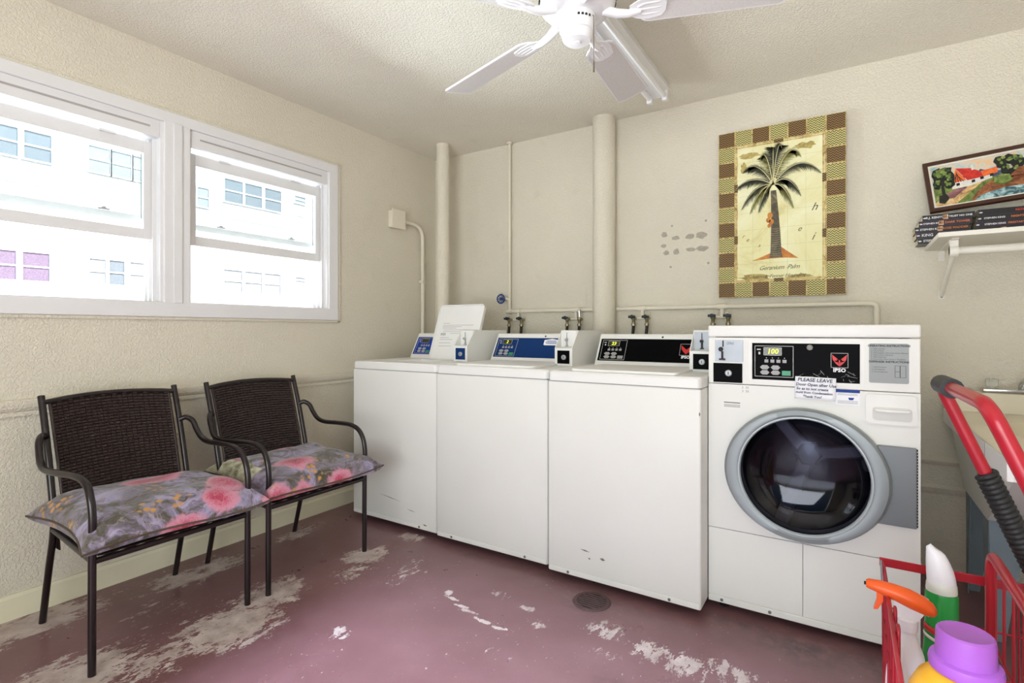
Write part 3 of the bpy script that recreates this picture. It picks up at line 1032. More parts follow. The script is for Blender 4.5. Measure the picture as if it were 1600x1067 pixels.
    if stick == 'hex':
        Ms = M @ Matrix.Translation((W * .735, Hh * .70, .0016))
        hx = [(-.048, -.016), (-.040, -.019), (.040, -.019), (.048, -.016), (.048, .014), (0, .022), (-.048, .014)]
        stk = B().prism(hx, lambda a, c, d: Ms @ Vector((a, c, d)), .0006).build('service_sticker', M_paper, face)
        b_ = B()
        for yy, hw in ((.008, .03), (0, .038), (-.008, .034)):
            b_.flat([(-hw, yy - .0018), (hw, yy - .0018), (hw, yy + .0018), (-hw, yy + .0018)], lambda a, c: Ms @ Vector((a, c, .0009)))
        b_.build('sticker_print', M_blue, stk, recalc=False)
    coin_box(root, x1 - .113, x1 - .014, yf + .285, yb - .005, zt + .0005, 1.100, M_plate if fox else M_enam, M_black if panel_mat is not M_blue else M_navy, fox)
    # hinged lid of the open machine, leaning back on the console, its underside carrying printed instructions
    if lid_open:
        y0l, z0l, y1l, z1l = yf + .378, zt + .002, yf + .500, 1.256
        dv = Vector((0, y1l - y0l, z1l - z0l))
        Ml = frame3((-2.205, y0l, z0l), (1, 0, 0), dv)
        L = dv.length
        r = .022
        Wd, Wl = .342, .256
        notch = .190
        poly = []
        def arc(cx_, cy_, a0, a1):
            for q in range(6):
                a = radians(a0 + (a1 - a0) * q / 5)
                poly.append((cx_ + r * cos(a), cy_ + r * sin(a)))
        arc(r, r, 180, 270)
        poly.append((Wl, 0))
        poly.append((Wl, notch))
        poly.append((Wd, notch))
        arc(Wd - r, L - r, 0, 90)
        arc(r, L - r, 90, 180)
        lid = B().prism(poly, lambda a, b_, c: Ml @ Vector((a, b_, c)), -0.018).build('lid', M_enam2, root, smooth=30)
        lip = [(a, b_) for a, b_ in poly]
        B().tube([Ml @ Vector((a, b_, 0.003)) for a, b_ in lip], 0.005, 6, closed=True).build('lid_rim', M_enam2, lid, smooth=60)
        b_ = B()
        rows = [(.235, .05, .10), (.222, .05, .29), (.212, .05, .20), (.203, .05, .16), (.192, .06, .27), (.180, .06, .22), (.168, .12, .27), (.140, .05, .12), (.128, .05, .15), (.105, .05, .14), (.085, .05, .15)]
        for (yy, a0, a1) in rows:
            b_.flat([(a0, yy), (a1, yy), (a1, yy + .0022), (a0, yy + .0022)], lambda a, c: Ml @ Vector((a, c, .0006)))
        b_.build('printed_lines', M_greyink, lid, recalc=False)
        b_ = B()
        for q in range(5):
            b_.flat([(.048 + q * .008, .155), (.053 + q * .008, .155), (.053 + q * .008, .172), (.048 + q * .008, .172)], lambda a, c: Ml @ Vector((a, c, .0006)))
        b_.build('printed_symbol', M_greyink, lid, recalc=False)
    return root

m1 = top_loader('white top loading washer with raised lid at left end, nearest the window', -2.463, -1.822, 2.120, M_blue, True, digits='')
m2 = top_loader('white top loading washer with navy control panel and white sticker', -1.808, -1.150, 2.105, M_navy, False, 'hex', digits='2')
m3 = top_loader('white top loading washer with black control panel, beside the front loader', -1.131, -0.470, 2.075, M_black, False, None, '23', True)
# small chips in the enamel of two cabinets
M_chip = pbr('enamel_chip', (120, 112, 104), 0.8)
for (mm, x, z, a, b_, y) in ((m3, -0.95, .155, .022, .003, 2.0742), (m3, -0.87, .135, .012, .006, 2.0742), (m3, -0.93, .125, .006, .004, 2.0742), (m3, -0.475, .78, .003, .01, 2.0742),
                             (m1, -2.16, .165, .08, .0016, 2.1192), (m1, -2.0, .12, .03, .0016, 2.1192), (m1, -1.90, .06, .015, .004, 2.1192)):
    B().prism([(x - a, z + a * .12), (x, z - b_), (x + a, z - a * .12), (x, z + b_)], lambda p, q, c: (p, y - c, q), 0.0006).build('chip', M_chip, mm)

# ------------------------------------------------------------------ front-loading washing machine
FX0, FX1, FY, FYB = -0.466, 0.203, 2.185, 2.93
fl_ = thing('front_load_washer', 'white front loading coin washer with round grey door', 'washing machine', ((FX0 + FX1) / 2, (FY + FYB) / 2, 0))
DCX, DCZ, DR = -0.1375, 0.578, 0.212
cabs = B()
cabs.box(FX0, FX1, FY + .012, FYB, 0.034, 0.06)
cabs.box(FX0, FX0 + .012, FY + .012, FYB, 0.06, 1.07)
cabs.box(FX1 - .012, FX1, FY + .012, FYB, 0.06, 1.07)
cabs.box(FX0 + .012, FX1 - .012, FYB - .012, FYB, 0.06, 1.07)
cabs.build('cabinet', M_enam, fl_)
B().box(FX0 + .02, FX1 - .02, FY + .09, FYB - .03, 0.006, 0.036).build('base_frame', M_dark, fl_)
for a in (FX0 + .05, FX1 - .05):
    for b_ in (FY + .06, FYB - .06):
        B().lathe([(.02, 0), (.022, .005), (.01, .012), (.01, .03)], (a, b_, 0), 'Z', 12).build('foot', M_dark, fl_, smooth=40)
# front skin with the round opening
fp = B()
fn = lambda a, b_: (a, FY, b_)
fp.holed(FX0, FX1, 0.325, 0.890, DCX, DCZ, 0.205, 0.205, fn)
fn2 = lambda a, b_: (a, FY + .014, b_)
fp.holed(FX0, FX1, 0.325, 0.890, DCX, DCZ, 0.205, 0.205, fn2)
per = [(FX0, .325), (FX1, .325), (FX1, .890), (FX0, .890)]
for i in range(4):
    (a, b_), (c, d) = per[i], per[(i + 1) % 4]
    fp.bm.faces.new([fp.bm.verts.new(p) for p in ((a, FY, b_), (c, FY, d), (c, FY + .014, d), (a, FY + .014, b_))])
fp.build('front_panel', M_enam, fl_)
B().box(FX0, FX1, FY - .001, FY + .014, 0.892, 1.072, 0.004).build('control_fascia', M_enam, fl_)
B().box(FX0 - .001, FX1 + .001, FY - .003, FYB + .002, 1.0745, 1.119, 0.007, 3).build('top_cover', M_enam2, fl_, smooth=35)
# kick panel, two halves with a hairline seam
B().box(FX0, DCX - .0006, FY, FY + .014, 0.058, 0.3225, 0.0015).build('kick_panel', M_enam, fl_)
B().box(DCX + .0006, FX1, FY, FY + .014, 0.058, 0.3225, 0.0015).build('kick_panel', M_enam, fl_)
B().box(FX0, FX1, FY - .002, FY + .013, 0.032, 0.0575, 0.002).build('kick_rail', M_enam, fl_)
for (a, b_) in ((FX0 + .05, .044), (FX0 + .22, .044), (FX1 - .05, .044)):
    B().lathe([(.006, 0), (.006, -.002), (.003, -.003)], (a, FY - .002, b_), 'Y', 10).build('screw', M_screw, fl_)
# drum, baffles and back plate seen through the glass
M_drum = pbr('dark_drum_steel', (60, 60, 68), 0.35, metal=0.7, var=0.1, vscale=20)
M_rib = pbr('drum_rib_steel', (205, 205, 214), 0.4, metal=0.4)
dr = B()
dr.lathe([(.2045, FY + .0145), (.225, FY + .05), (.25, FY + .07), (.25, FY + .40), (.0005, FY + .40)], (DCX, 0, DCZ), 'Y', 48, caps=False)
drum = dr.build('drum', M_drum, fl_, smooth=40)
for k in range(3):
    a = radians(10 + 120 * k)
    rb = B()
    Mr = Matrix.Translation((DCX, FY + .375, DCZ)) @ Matrix.Rotation(-a, 4, 'Y')
    rb.box(0.0, 0.20, -.02, .02, -.030, .030, .010, 2, M=Mr)
    rb.build('drum_spoke', M_rib, drum)
    rb = B()
    rb.box(0.185, 0.245, -.27, .0, -.026, .026, .014, 2, M=Mr)
    rb.build('drum_baffle', M_rib, drum)
B().lathe([(.0005, FY + .33), (.04, FY + .335), (.055, FY + .36), (.055, FY + .39)], (DCX, 0, DCZ), 'Y', 6, caps=False).build('drum_hub', M_rib, drum)
# door: broad oval ring of silver-grey plastic around a bowl of dark glass
M_ring = pbr('silver_grey_door_ring', (138, 144, 146), 0.38, metal=0.3, spec=0.5)
M_ringin = pbr('pale_grey_inner_ring', (176, 184, 188), 0.4, metal=0.1)
door = bpy.data.objects.new('door', None)
door.parent = fl_
col.objects.link(door)
door.location = Vector((DCX, FY, DCZ)) - fl_.location
n = 72
prof = [(1.0, -.002), (1.0, -.020), (.965, -.036), (.80, -.046), (.25, -.050), (0.0, -.046), (-.02, -.030), (-.02, -.006)]   # 1 = outer oval, 0 = inner circle
rings = []
for (q, h) in prof:
    ring = []
    for k in range(n):
        a = 2 * pi * k / n
        ro = 1.0 / math.sqrt((cos(a) / 0.264) ** 2 + (sin(a) / 0.240) ** 2)
        r = DR + (ro - DR) * q
        ring.append((DCX + r * cos(a), FY + h, DCZ + r * sin(a)))
    rings.append(ring)
g = B()
g.grid(rings, closed_u=True)
g.build('door_ring', M_ring, door, smooth=40)
B().lathe([(.2125, FY - .047), (.2125, FY - .050), (.208, FY - .0505), (.2045, FY - .046), (.2040, FY - .034)], (DCX, 0, DCZ), 'Y', 64, caps=False).build('inner_ring', M_ringin, door, smooth=40)
M_bowl = bpy.data.materials.new('smoked_door_glass')
t = NT(M_bowl)
tr = t.new('BsdfTransparent')
tr.inputs[0].default_value = (0.21, 0.21, 0.25, 1)
gl = t.new('BsdfGlossy')
gl.inputs['Roughness'].default_value = 0.06
nz = t.noise(t.coord('Object'), 4.0)
t.link(t.ramp(nz, [(0.3, (0.55, 0.55, 0.62)), (0.7, (0.66, 0.66, 0.74))]), gl.inputs['Color'])
lw = t.new('LayerWeight')
lw.inputs[0].default_value = 0.5
fac = t.math('ADD', t.math('MULTIPLY', t.math('POWER', lw.outputs['Facing'], 4.0), 0.7), 0.05)
mx = t.new('MixShader')
t.link(fac, mx.inputs[0])
t.link(tr.outputs[0], mx.inputs[1])
t.link(gl.outputs[0], mx.inputs[2])
t.link(mx.outputs[0], t.n['Material Output'].inputs[0])
B().lathe([(.2035, FY - .043), (.201, FY - .036), (.193, FY - .022), (.176, FY - .004), (.14, FY + .016), (.09, FY + .028), (.04, FY + .033), (.0005, FY + .034)], (DCX, 0, DCZ), 'Y', 56, caps=False).build('door_glass', M_bowl, door, smooth=60)
M_hinge = pbr('slate_grey_hinge_cover', (116, 120, 124), 0.4, metal=0.2)
hc = B().box(.085, .192, FY - .016, FY - .0005, .446, .711, .003).build('hinge_cover', M_hinge, fl_)
for k in range(26):
    if k == 0:
        h0 = B().box(.1925, .1955, FY - .008, FY - .001, .450, .4565).build('hinge_tooth', M_dark, hc)
    else:
        share('hinge_tooth', h0, hc, Matrix.Translation((0, 0, .0100 * k)))
# detergent drawer
dwr = B().prism(rrect(.052, .193, .783, .883, .014, 4), lambda a, b_, c: (a, FY - .0005 - c, b_), .012).build('detergent_drawer', M_enam2, fl_, smooth=30)
M_grip0 = pbr('shaded_grip_white', (206, 205, 202), 0.5)  # greyer white paints the shade of a recessed grip onto a raised plate
gp = B()
gp.prism(rrect(.072, .180, .796, .840, .010, 4), lambda a, b_, c: (a, FY - .0125 - c, b_), .003)
gp.build('grip', M_grip0, dwr, smooth=30)
B().prism([(.078, .834), (.174, .834), (.170, .828), (.12, .826), (.082, .828)], lambda a, b_, c: (a, FY - .0155 - c, b_), .010).build('grip_lip', M_enam2, dwr)
# coin slide plate, lock plate
cp = B().box(-.440, -.338, FY - .004, FY - .001, .979, 1.062, .001).build('coin_plate', M_plate, fl_)
ch = B()
ch.box(-.4125, -.4085, FY - .008, FY - .004, 1.036, 1.060, M=None)
ch.lathe([(.007, -.016), (.009, -.008), (.008, 0)], (-.418, FY - .004, 1.026), 'Y', 12)
ch.box(-.4165, -.4095, FY - .010, FY - .004, .990, 1.018)
ch.box(-.424, -.402, FY - .014, FY - .004, .984, .990)
ch.build('coin_slot', M_ink, cp, smooth=40)
lettering('plate_print', [('(25¢)', -.398, 1.050, .013)], M_ink, cp, frame3((0, FY - .0045, 0), (1, 0, 0), (0, 0, 1)))
lk = B()
lk.box(-.447, -.341, FY - .004, FY - .001, .897, .972, .001)
lk = lk.build('lock_plate', M_black, fl_)
B().lathe([(.0125, 0), (.0125, -.008), (.0095, -.010), (.0095, -.009)], (-.390, FY - .004, .934), 'Y', 20).build('lock', M_steel, lk, smooth=40)
B().box(-.3915, -.3885, FY - .0145, FY - .0138, .929, .939).build('keyhole', M_ink, lk)
# black display panel
cpn = B()
outl = rrect(-.318, .048, .906, 1.062, .006, 3)
bez = B().prism(outl, lambda a, b_, c: (a, FY - .001 - c, b_), .003).build('panel_bezel', M_enam2, fl_)
pan = B().box(-.306, .036, FY - .0055, FY - .004, .915, 1.052).build('display_panel', M_black, fl_)
MP = frame3((-.297, FY - .0056, .926), (1, 0, 0), (0, 0, 1))
keypad(pan, MP, .130, .116, '100', True)
B().lathe([(.010, 0), (.010, -.004), (.006, -.005)], (-.115, FY - .0055, 1.038), 'Y', 16).build('panel_lock', M_screw, pan, smooth=40)
ME = frame3((-.024, FY - .0058, .994), (1, 0, 0), (0, 0, 1))
b_ = B()
outline_rect(b_, ME, -.026, .026, -.026, .026, .0014)
b_.build('emblem_frame', M_line, pan, recalc=False)
emblem(pan, ME, .050)
lettering('brand_lettering', [('IPSO', 0, -.035, .018, 'CENTER')], M_paper, pan, ME @ Matrix.Translation((0, 0, .0006)), bold=.0008, space=1.05)
# pale scratches where tape was torn away
b_ = B()
rs = random.Random(4)
for k in range(26):
    x, z = rs.uniform(-.15, .03), rs.uniform(.918, .950)
    a = rs.uniform(0, pi)
    l = rs.uniform(.005, .018)
    dx, dz = l * cos(a), l * sin(a) * .5
    b_.flat([(x - dx, z - dz), (x + dx, z + dz), (x + dx + .0006, z + dz + .0009), (x - dx + .0006, z - dz + .0009)], lambda p, q: (p, FY - .0057, q))
b_.build('tape_residue', M_key, pan, recalc=False)
# instruction plate
M_insplate = pbr('grey_instruction_plate', (150, 154, 154), 0.5, var=0.03, vscale=10)
ins = B().prism(rrect(.062, .172, .921, 1.055, .005, 3), lambda a, b_, c: (a, FY - .0015 - c, b_), .0014).build('instruction_plate', M_insplate, fl_)
MI = frame3((.062, FY - .0032, .921), (1, 0, 0), (0, 0, 1))
lettering('instruction_heading', [('OPERATING INSTRUCTIONS', .055, .126, .0092, 'CENTER')], M_ink, ins, MI, bold=.0003)
lettering('instruction_heading', [('DISPENSER INSTRUCTIONS', .055, .072, .0092, 'CENTER')], M_ink, ins, MI, bold=.0003)
lettering('instruction_lettering', [('1. Add Laundry', .006, .116, .0062), ('2. Close Door', .006, .109, .0062), ('3. Add Supplies (See Instructions Below)', .006, .102, .0062), ('4. Select Cycle Selection', .006, .095, .0062),
                                    ('5. Make Payment', .006, .088, .0062), ('6. Press Start (Start Soon as Possible)', .006, .081, .0062),
                                    ('1. Add Detergent', .008, .054, .0058), ('2. Add Softener', .008, .046, .0058), ('3. Close Dispenser', .008, .038, .0058)], M_ink, ins, MI)
b_ = B()
outline_rect(b_, MI, .072, .086, .020, .060, .0009)
outline_rect(b_, MI, .086, .102, .020, .060, .0009)
outline_rect(b_, MI, .072, .086, .039, .041, .0006)
b_.build('dispenser_diagram', M_ink, ins, recalc=False)
# small grey warning label and pencilled numbers
wl = B().box(-.412, -.345, FY - .0009, FY - .0002, .795, .825).build('warning_label', M_enam2, fl_)
b_ = B()
for (z, h) in ((.817, .0045), (.810, .0018), (.806, .0018), (.802, .0018)):
    b_.flat([(-.408, z), (-.349, z), (-.349, z + h), (-.408, z + h)], lambda p, q: (p, FY - .0012, q))
b_.build('label_print', M_screw, wl, recalc=False)
lettering('pencilled_numbers', [('5  25', -.343, .880, .012), ('3  20', -.343, .866, .012)], M_screw, fl_, frame3((0, FY - .0004, 0), (1, 0, 0), (0, 0, 1)))
# blue printed sticker
st = B().box(-.036, .036, FY - .0034, FY - .0026, .838, .892).build('blue_header_sticker', M_paper, fl_)
b_ = B()
b_.flat([(-.036, .882), (.036, .882), (.036, .892), (-.036, .892)], lambda p, q: (p, FY - .0037, q))
b_.flat([(.004, .857), (.016, .857), (.020, .865), (.002, .865)], lambda p, q: (p, FY - .0037, q))
b_.build('sticker_header', M_blue, st, recalc=False)
b_ = B()
for z in (.877, .873, .852, .848, .844):
    b_.flat([(-.030, z), (.030, z), (.030, z + .0014), (-.030, z + .0014)], lambda p, q: (p, FY - .0037, q))
b_.build('sticker_print', M_greyink, st, recalc=False)
# handwritten note, curling away at the lower edge
nt = thing('handwritten_note', 'white handwritten paper note stuck to the front loader under its display', 'note', (-.10, FY - .006, .852))
MN = frame3((-.163, FY - .0095, .853), (1, 0, -0.02), (0.03, 0, 1))
rows = []
for i in range(7):
    v = i / 6
    rows.append([MN @ Vector((.127 * u / 8, .080 * v, .004 * (1 - v) ** 2 + .001 * sin(u))) for u in range(9)])
g = B()
g.grid(rows)
po = g.build('sheet', M_paper, nt, smooth=60)
sm = po.modifiers.new('thickness', 'SOLIDIFY')
sm.thickness = .0004
M_pen = pbr('dark_blue_pen', (42, 46, 84), 0.7)
lettering('handwriting', [('PLEASE LEAVE', .008, .069, .0175), ('Door Open after Use', .003, .052, .0142), ('So as to not create', .005, .037, .0128),
                          ('mold from Condensation', .003, .0235, .0112), ('Thank You!', .026, .0095, .0125)], M_pen, nt, MN @ Matrix.Translation((0, 0, .0046)), shear=.12, bold=.0003)

# ------------------------------------------------------------------ pipes, valves and conduit
M_pipe = wall_mat('painted_pipe', (222, 215, 198), 120.0, 0.12)
o = B().tube([(-2.41, 2.875, 0.02), (-2.41, 2.875, ZC - .0005)], 0.046, 24).build('drain_pipe', M_wall, smooth=50)
tag(o, 'cream painted vertical pipe standing in the room corner', 'pipe')
o = B().tube([(-1.268, 3.048, 0.0), (-1.268, 3.048, ZC - .0005)], 0.069, 28).build('drain_pipe', M_wall, smooth=50)
tag(o, 'thick cream stuccoed pipe against the back wall, left of the wall picture', 'pipe')
sp = thing('supply_pipe', 'thin cream painted water pipe running down and along the back wall', 'pipe', (-1.99, 3.09, 1.2))
PZ, PYY = 1.231, 3.092
B().tube([(-1.99, PYY, PZ), (-1.99, PYY, ZC - .0005)], 0.011, 12).build('riser', M_pipe, sp, smooth=50)
B().tube([(-2.0, PYY, PZ), (-1.345, PYY, PZ)], 0.012, 12).build('pipe_run', M_pipe, sp, smooth=50)
B().tube(fillet([(-1.20, PYY, PZ), (0.119, PYY, PZ), (0.119, PYY, 0.80)], 0.03), 0.012, 12).build('pipe_run', M_pipe, sp, smooth=50)
for x in (-1.99, -1.92, -1.48, -1.042, -0.588):
    B().tube([(x - .022, PYY, PZ), (x + .022, PYY, PZ)], 0.0165, 12).build('fitting', M_pipe, sp, smooth=50)
B().lathe([(.022, ZC - .012), (.022, ZC - .0005)], (-1.99, PYY, 0), 'Z', 14).build('escutcheon', M_pipe, sp, smooth=40)
# round blue valve wheel
M_bluev = pbr('blue_enamel_wheel', (40, 66, 128), 0.4)
B().tube([(-1.99, PYY, 1.318), (-2.02, PYY - .03, 1.318)], .010, 10).build('valve_stem', M_pipe, sp, smooth=50)
vw = B()
c0 = Vector((-2.03, PYY - .045, 1.318))
vw.tube([c0 + Vector((.030 * cos(a), -.004, .030 * sin(a))) for a in [2 * pi * k / 20 for k in range(20)]], .0055, 8, closed=True)
for k in range(4):
    a = pi * k / 4
    vw.tube([c0 + Vector((-.030 * cos(a), -.002, -.030 * sin(a))), c0 + Vector((.030 * cos(a), -.002, .030 * sin(a)))], .003, 6)
vw.lathe([(.009, -.010), (.009, .03)], c0, 'Y', 12)
vw.build('valve_wheel', M_bluev, sp, smooth=50)

M_brass = pbr('dull_brass', (150, 140, 112), 0.35, metal=0.8)
M_taph = pbr('dark_tap_handle', (52, 62, 62), 0.4, metal=0.4)
M_rub = pbr('black_rubber_hose', (22, 22, 24), 0.55)
def taps(xa, xb, label, tall=None):
    xm = (xa + xb) / 2
    root = thing('hose_taps', label, 'taps', (xm, PYY, 1.15), group='hose taps behind the machines')
    f = B()
    f.tube([(xm, PYY, PZ - .012), (xm, PYY, 1.175)], .011, 10)
    f.tube([(xa, PYY - .003, 1.172), (xb, PYY - .003, 1.172)], .008, 10)
    f.build('manifold', M_pipe, root, smooth=50)
    for k, x in enumerate((xa, xb)):
        t_ = B()
        t_.tube([(x, PYY - .004, 1.172), (x, PYY - .035, 1.170)], .010, 10)
        t_.lathe([(.009, 1.125), (.0135, 1.128), (.0135, 1.140), (.009, 1.143), (.010, 1.160), (.014, 1.166), (.013, 1.180), (.007, 1.184)], (x, PYY - .038, 0), 'Z', 12)
        tp = t_.build('tap_body', M_brass, root, smooth=50)
        h = B()
        if tall == k:
            h.tube([(x, PYY - .038, 1.182), (x, PYY - .038, 1.215)], .006, 8)
            h.lathe([(.010, 1.212), (.012, 1.222), (.006, 1.236)], (x, PYY - .038, 0), 'Z', 10)
        else:
            h.tube([(x, PYY - .035, 1.176), (x, PYY - .070, 1.180)], .006, 8)
            h.tube([(x - .020, PYY - .070, 1.180), (x + .020, PYY - .070, 1.180)], .0075, 8)
            h.lathe([(.012, -.004), (.012, .006)], (x, PYY - .070, 1.180), 'Y', 10)
        h.build('tap_handle', M_taph if tall != k else M_chrome, tp, smooth=50)
        B().tube(catmull([(x, PYY - .038, 1.128), (x - .006, PYY - .040, 1.06), (x - .022, PYY - .06, .95), (x - .03, PYY - .09, .80)], 5), .0095, 10).build('hose', M_rub, root, smooth=50)
    return root
taps(-1.969, -1.870, 'pair of hose taps behind the navy panel washer, below the thin riser')
taps(-1.524, -1.438, 'hose tap pair with one upright chrome handle, left of the thick pipe', tall=1)
taps(-1.082, -1.000, 'pair of hose taps behind the black panel washer, right of the thick pipe')
taps(-0.628, -0.548, 'pair of hose taps just above the front loader top, below the wall picture')
# ghost outlines of old boxes plastered over above the pipe
for (x0, x1, z0, z1) in ((-1.95, -1.86, 1.25, 1.36), (-1.52, -1.42, 1.25, 1.38), (-1.08, -.99, 1.25, 1.36), (-.64, -.55, 1.25, 1.34)):
    B().prism(rrect(x0, x1, z0, z1, .015, 3), lambda a, b_, c: (a, YB - c, b_), .003).build('plaster_patch', M_wall, wall_back, smooth=30)

cd = thing('electrical_conduit', 'cream painted junction box with bent conduit on the window wall', 'conduit', (XL, 2.68, 1.8))
B().box(XL, XL + .045, 2.620, 2.735, 1.815, 1.935, .006).build('junction_box', M_pipe, cd)
B().box(XL + .045, XL + .050, 2.612, 2.743, 1.808, 1.942, .004).build('box_cover', M_pipe, cd)
B().tube(fillet([(XL + .022, 2.735, 1.875), (XL + .022, 2.95, 1.870), (XL + .022, 2.95, .10)], .16, 9), .014, 12).build('conduit_pipe', M_pipe, cd, smooth=50)
for z in (1.45, 1.05):
    B().box(XL, XL + .036, 2.930, 2.970, z, z + .02, .004).build('conduit_strap', M_pipe, cd)

# ------------------------------------------------------------------ ceiling fan
M_fan = pbr('white_fan_plastic', (232, 232, 234), 0.4, spec=0.4)
M_blade = pbr('white_grained_blade', (226, 225, 228), 0.5, spec=0.3, var=0.03, vscale=30)
M_cane = pbr('cane_grained_blade_face', (204, 200, 198), 0.6, var=0.08, vscale=220)
M_chain = pbr('old_brass_chain', (120, 108, 92), 0.4, metal=0.7)
FCX, FCY, FZ = -0.738, 1.552, 2.098
fan = thing('ceiling_fan', 'white five blade ceiling fan with pull chain', 'fan', (FCX, FCY, FZ))
B().lathe([(.075, ZC - .0005), (.075, ZC - .02), (.055, ZC - .055), (.020, ZC - .065), (.016, ZC - .07), (.016, FZ + .13)], (FCX, FCY, 0), 'Z', 32).build('canopy', M_fan, fan, smooth=40)
mot = B().lathe([(.03, FZ + .165), (.085, FZ + .150), (.118, FZ + .120), (.124, FZ + .075), (.120, FZ + .045), (.100, FZ + .025), (.085, FZ + .018), (.06, FZ + .015)], (FCX, FCY, 0), 'Z', 40).build('motor_housing', M_fan, fan, smooth=40)
for k in range(20):
    a = 2 * pi * k / 20
    if k == 0:
        v0 = B().box(.121, .1255, -.008, .008, FZ + .055, FZ + .066).build('vent_slot', M_dark, mot, local=True)
        v0.matrix_basis = Matrix.Translation((0, 0, -FZ))
    else:
        share('vent_slot', v0, mot, Matrix.Translation((0, 0, -FZ)) @ Matrix.Rotation(a, 4, 'Z'))
sw = B().lathe([(.058, FZ + .016), (.058, FZ - .028), (.054, FZ - .036), (.050, FZ - .038), (.048, FZ - .056), (.042, FZ - .064), (.012, FZ - .067), (.010, FZ - .070), (.001, FZ - .071)], (FCX, FCY, 0), 'Z', 40).build('switch_housing', M_fan, fan, smooth=35)
for k in range(4):
    a = radians(-60 + 12 * k)
    B().box(-.003, .003, -.003, .003, -.003, .003, M=Matrix.Translation((FCX + .058 * cos(a), FCY + .058 * sin(a), FZ - .006))).build('housing_hole', M_dark, sw)
chn = B()
cxp, cyp = FCX + .062, FCY - .010
chn.tube([(cxp - .010, cyp, FZ + .002), (cxp, cyp, FZ - .004), (cxp, cyp, FZ - .150)], .0013, 6)
chn.tube([(cxp, cyp, FZ - .150), (cxp, cyp, FZ - .182)], [.0022, .0030], 8)
chn.build('pull_chain', M_chain, fan, smooth=50)
def blade_set(ang):
    M = Matrix.Translation((FCX, FCY, FZ + .012)) @ Matrix.Rotation(radians(-2.8), 4, 'Y') @ Matrix.Rotation(radians(ang), 4, 'Z')
    Mb = M @ Matrix.Rotation(radians(-13), 4, 'X')
    # blade outline: rounded root, slightly flared, softly cornered tip
    pts = []
    r0, r1, w0, w1 = .185, .645, .056, .067
    for k in range(9):
        a = radians(270 - 180 * k / 8)
        pts.append((r0 + .045 + .045 * cos(a), w0 * sin(a)))
    for k in range(5):
        a = radians(90 - 90 * k / 4)
        pts.append((r1 - .02 + .02 * cos(a), w1 - .02 + .02 * sin(a)))
    for k in range(5):
        a = radians(0 - 90 * k / 4)
        pts.append((r1 - .02 + .02 * cos(a), -w1 + .02 + .02 * sin(a)))
    pts = pts[::-1]
    bl = B().prism(pts, lambda a, b_, c: Mb @ Vector((a, b_, c)), .006).build('blade', M_blade, fan)
    inner = [(.5 * (r0 + r1) + (x - .5 * (r0 + r1)) * .965, y * .93) for x, y in pts]
    B().prism(inner, lambda a, b_, c: Mb @ Vector((a, b_, -.0008 + c)), .0008).build('blade_face', M_cane, bl)
    ir = B()
    ir.tube([M @ Vector(p) for p in ((.085, 0, .012), (.125, 0, -.004), (.16, 0, -.010), (.20, 0, -.006))], [.016, .014, .012, .009], 10)
    for dy in (-.020, 0, .020):
        ir.tube([Mb @ Vector(p) for p in catmull([(.190, dy * .6, -.004), (.212, dy, -.003), (.25, dy, -.002), (.272, dy, .001)], 4)], .0050, 8)
    ir.prism([(.165, -.018), (.19, -.034), (.225, -.040), (.265, -.034), (.278, -.016), (.278, .016), (.265, .034), (.225, .040), (.19, .034), (.165, .018)], lambda a, b_, c: Mb @ Vector((a, b_, -.005 + c)), .004)
    ir.build('blade_iron', M_fan, bl, smooth=50)
for q in range(5):
    blade_set(21.5 + 72 * q)

# ------------------------------------------------------------------ fluorescent strip fixture
lt = thing('strip_light', 'white fluorescent strip fixture on the ceiling behind the fan', 'light', (-.85, 2.18, 2.33))
LX0, LX1, LY0, LY1 = -.905, -.790, 1.56, 2.775
LM = (LX0 + LX1) / 2
B().prism([(LX0 + .012, ZC - .0005), (LX1 - .012, ZC - .0005), (LX1, ZC - .045), (LX1 - .004, ZC - .050), (LM + .022, ZC - .078), (LM - .022, ZC - .078), (LX0 + .004, ZC - .050), (LX0, ZC - .045)],
          lambda a, b_, c: (a, LY0 + c, b_), LY1 - LY0).build('housing', M_fan, lt)
M_tube = pbr('frosted_lamp_tube', (240, 240, 242), 0.35)
for x in (LM - .040, LM + .040):
    B().tube([(x, LY0 + .03, ZC - .083), (x, LY1 - .03, ZC - .083)], .0125, 14).build('lamp_tube', M_tube, lt, smooth=50)
    for y in (LY0, LY1 - .028):
        B().box(x - .014, x + .014, y, y + .028, ZC - .106, ZC - .050, .004).build('lamp_socket', M_fan, lt)

# ------------------------------------------------------------------ palm picture on the back wall
def pic_mat(name, stops, scale, bump=0.0):
    m = bpy.data.materials.new(name)
    t = NT(m)
    p = t.coord('Object')
    t.link(t.ramp(t.noise(p, scale, 6.0, 0.65, 0.8), [(q, lin(c)) for q, c in stops]), t.b.inputs['Base Color'])
    t.b.inputs['Roughness'].default_value = 0.6
    return m
def weave_mat(name, dark, light, ang):
    m = bpy.data.materials.new(name)
    t = NT(m)
    p = t.coord('Object', loc=(3, 0, 3))
    s = t.new('SeparateXYZ')
    t.link(p, s.inputs[0])
    # zig-zag twill: diagonal strokes whose direction flips in columns
    tri = t.math('PINGPONG', t.math('MULTIPLY', s.outputs[0], 62.0), 0.5)
    st = t.math('ADD', t.math('MULTIPLY', s.outputs[2], 84.0), t.math('MULTIPLY', tri, 1.6 * ang))
    k = t.math('PINGPONG', st, 0.5)
    c = t.ramp(k, [(0.16, lin(dark)), (0.24, lin(tuple((a + b_) / 2 for a, b_ in zip(dark, light)))), (0.34, lin(light))])
    c = t.mix(t.math('MULTIPLY', t.noise(p, 60.0, 3.0), 0.3), c, lin(dark))
    t.link(c, t.b.inputs['Base Color'])
    t.b.inputs['Roughness'].default_value = 0.6
    return m
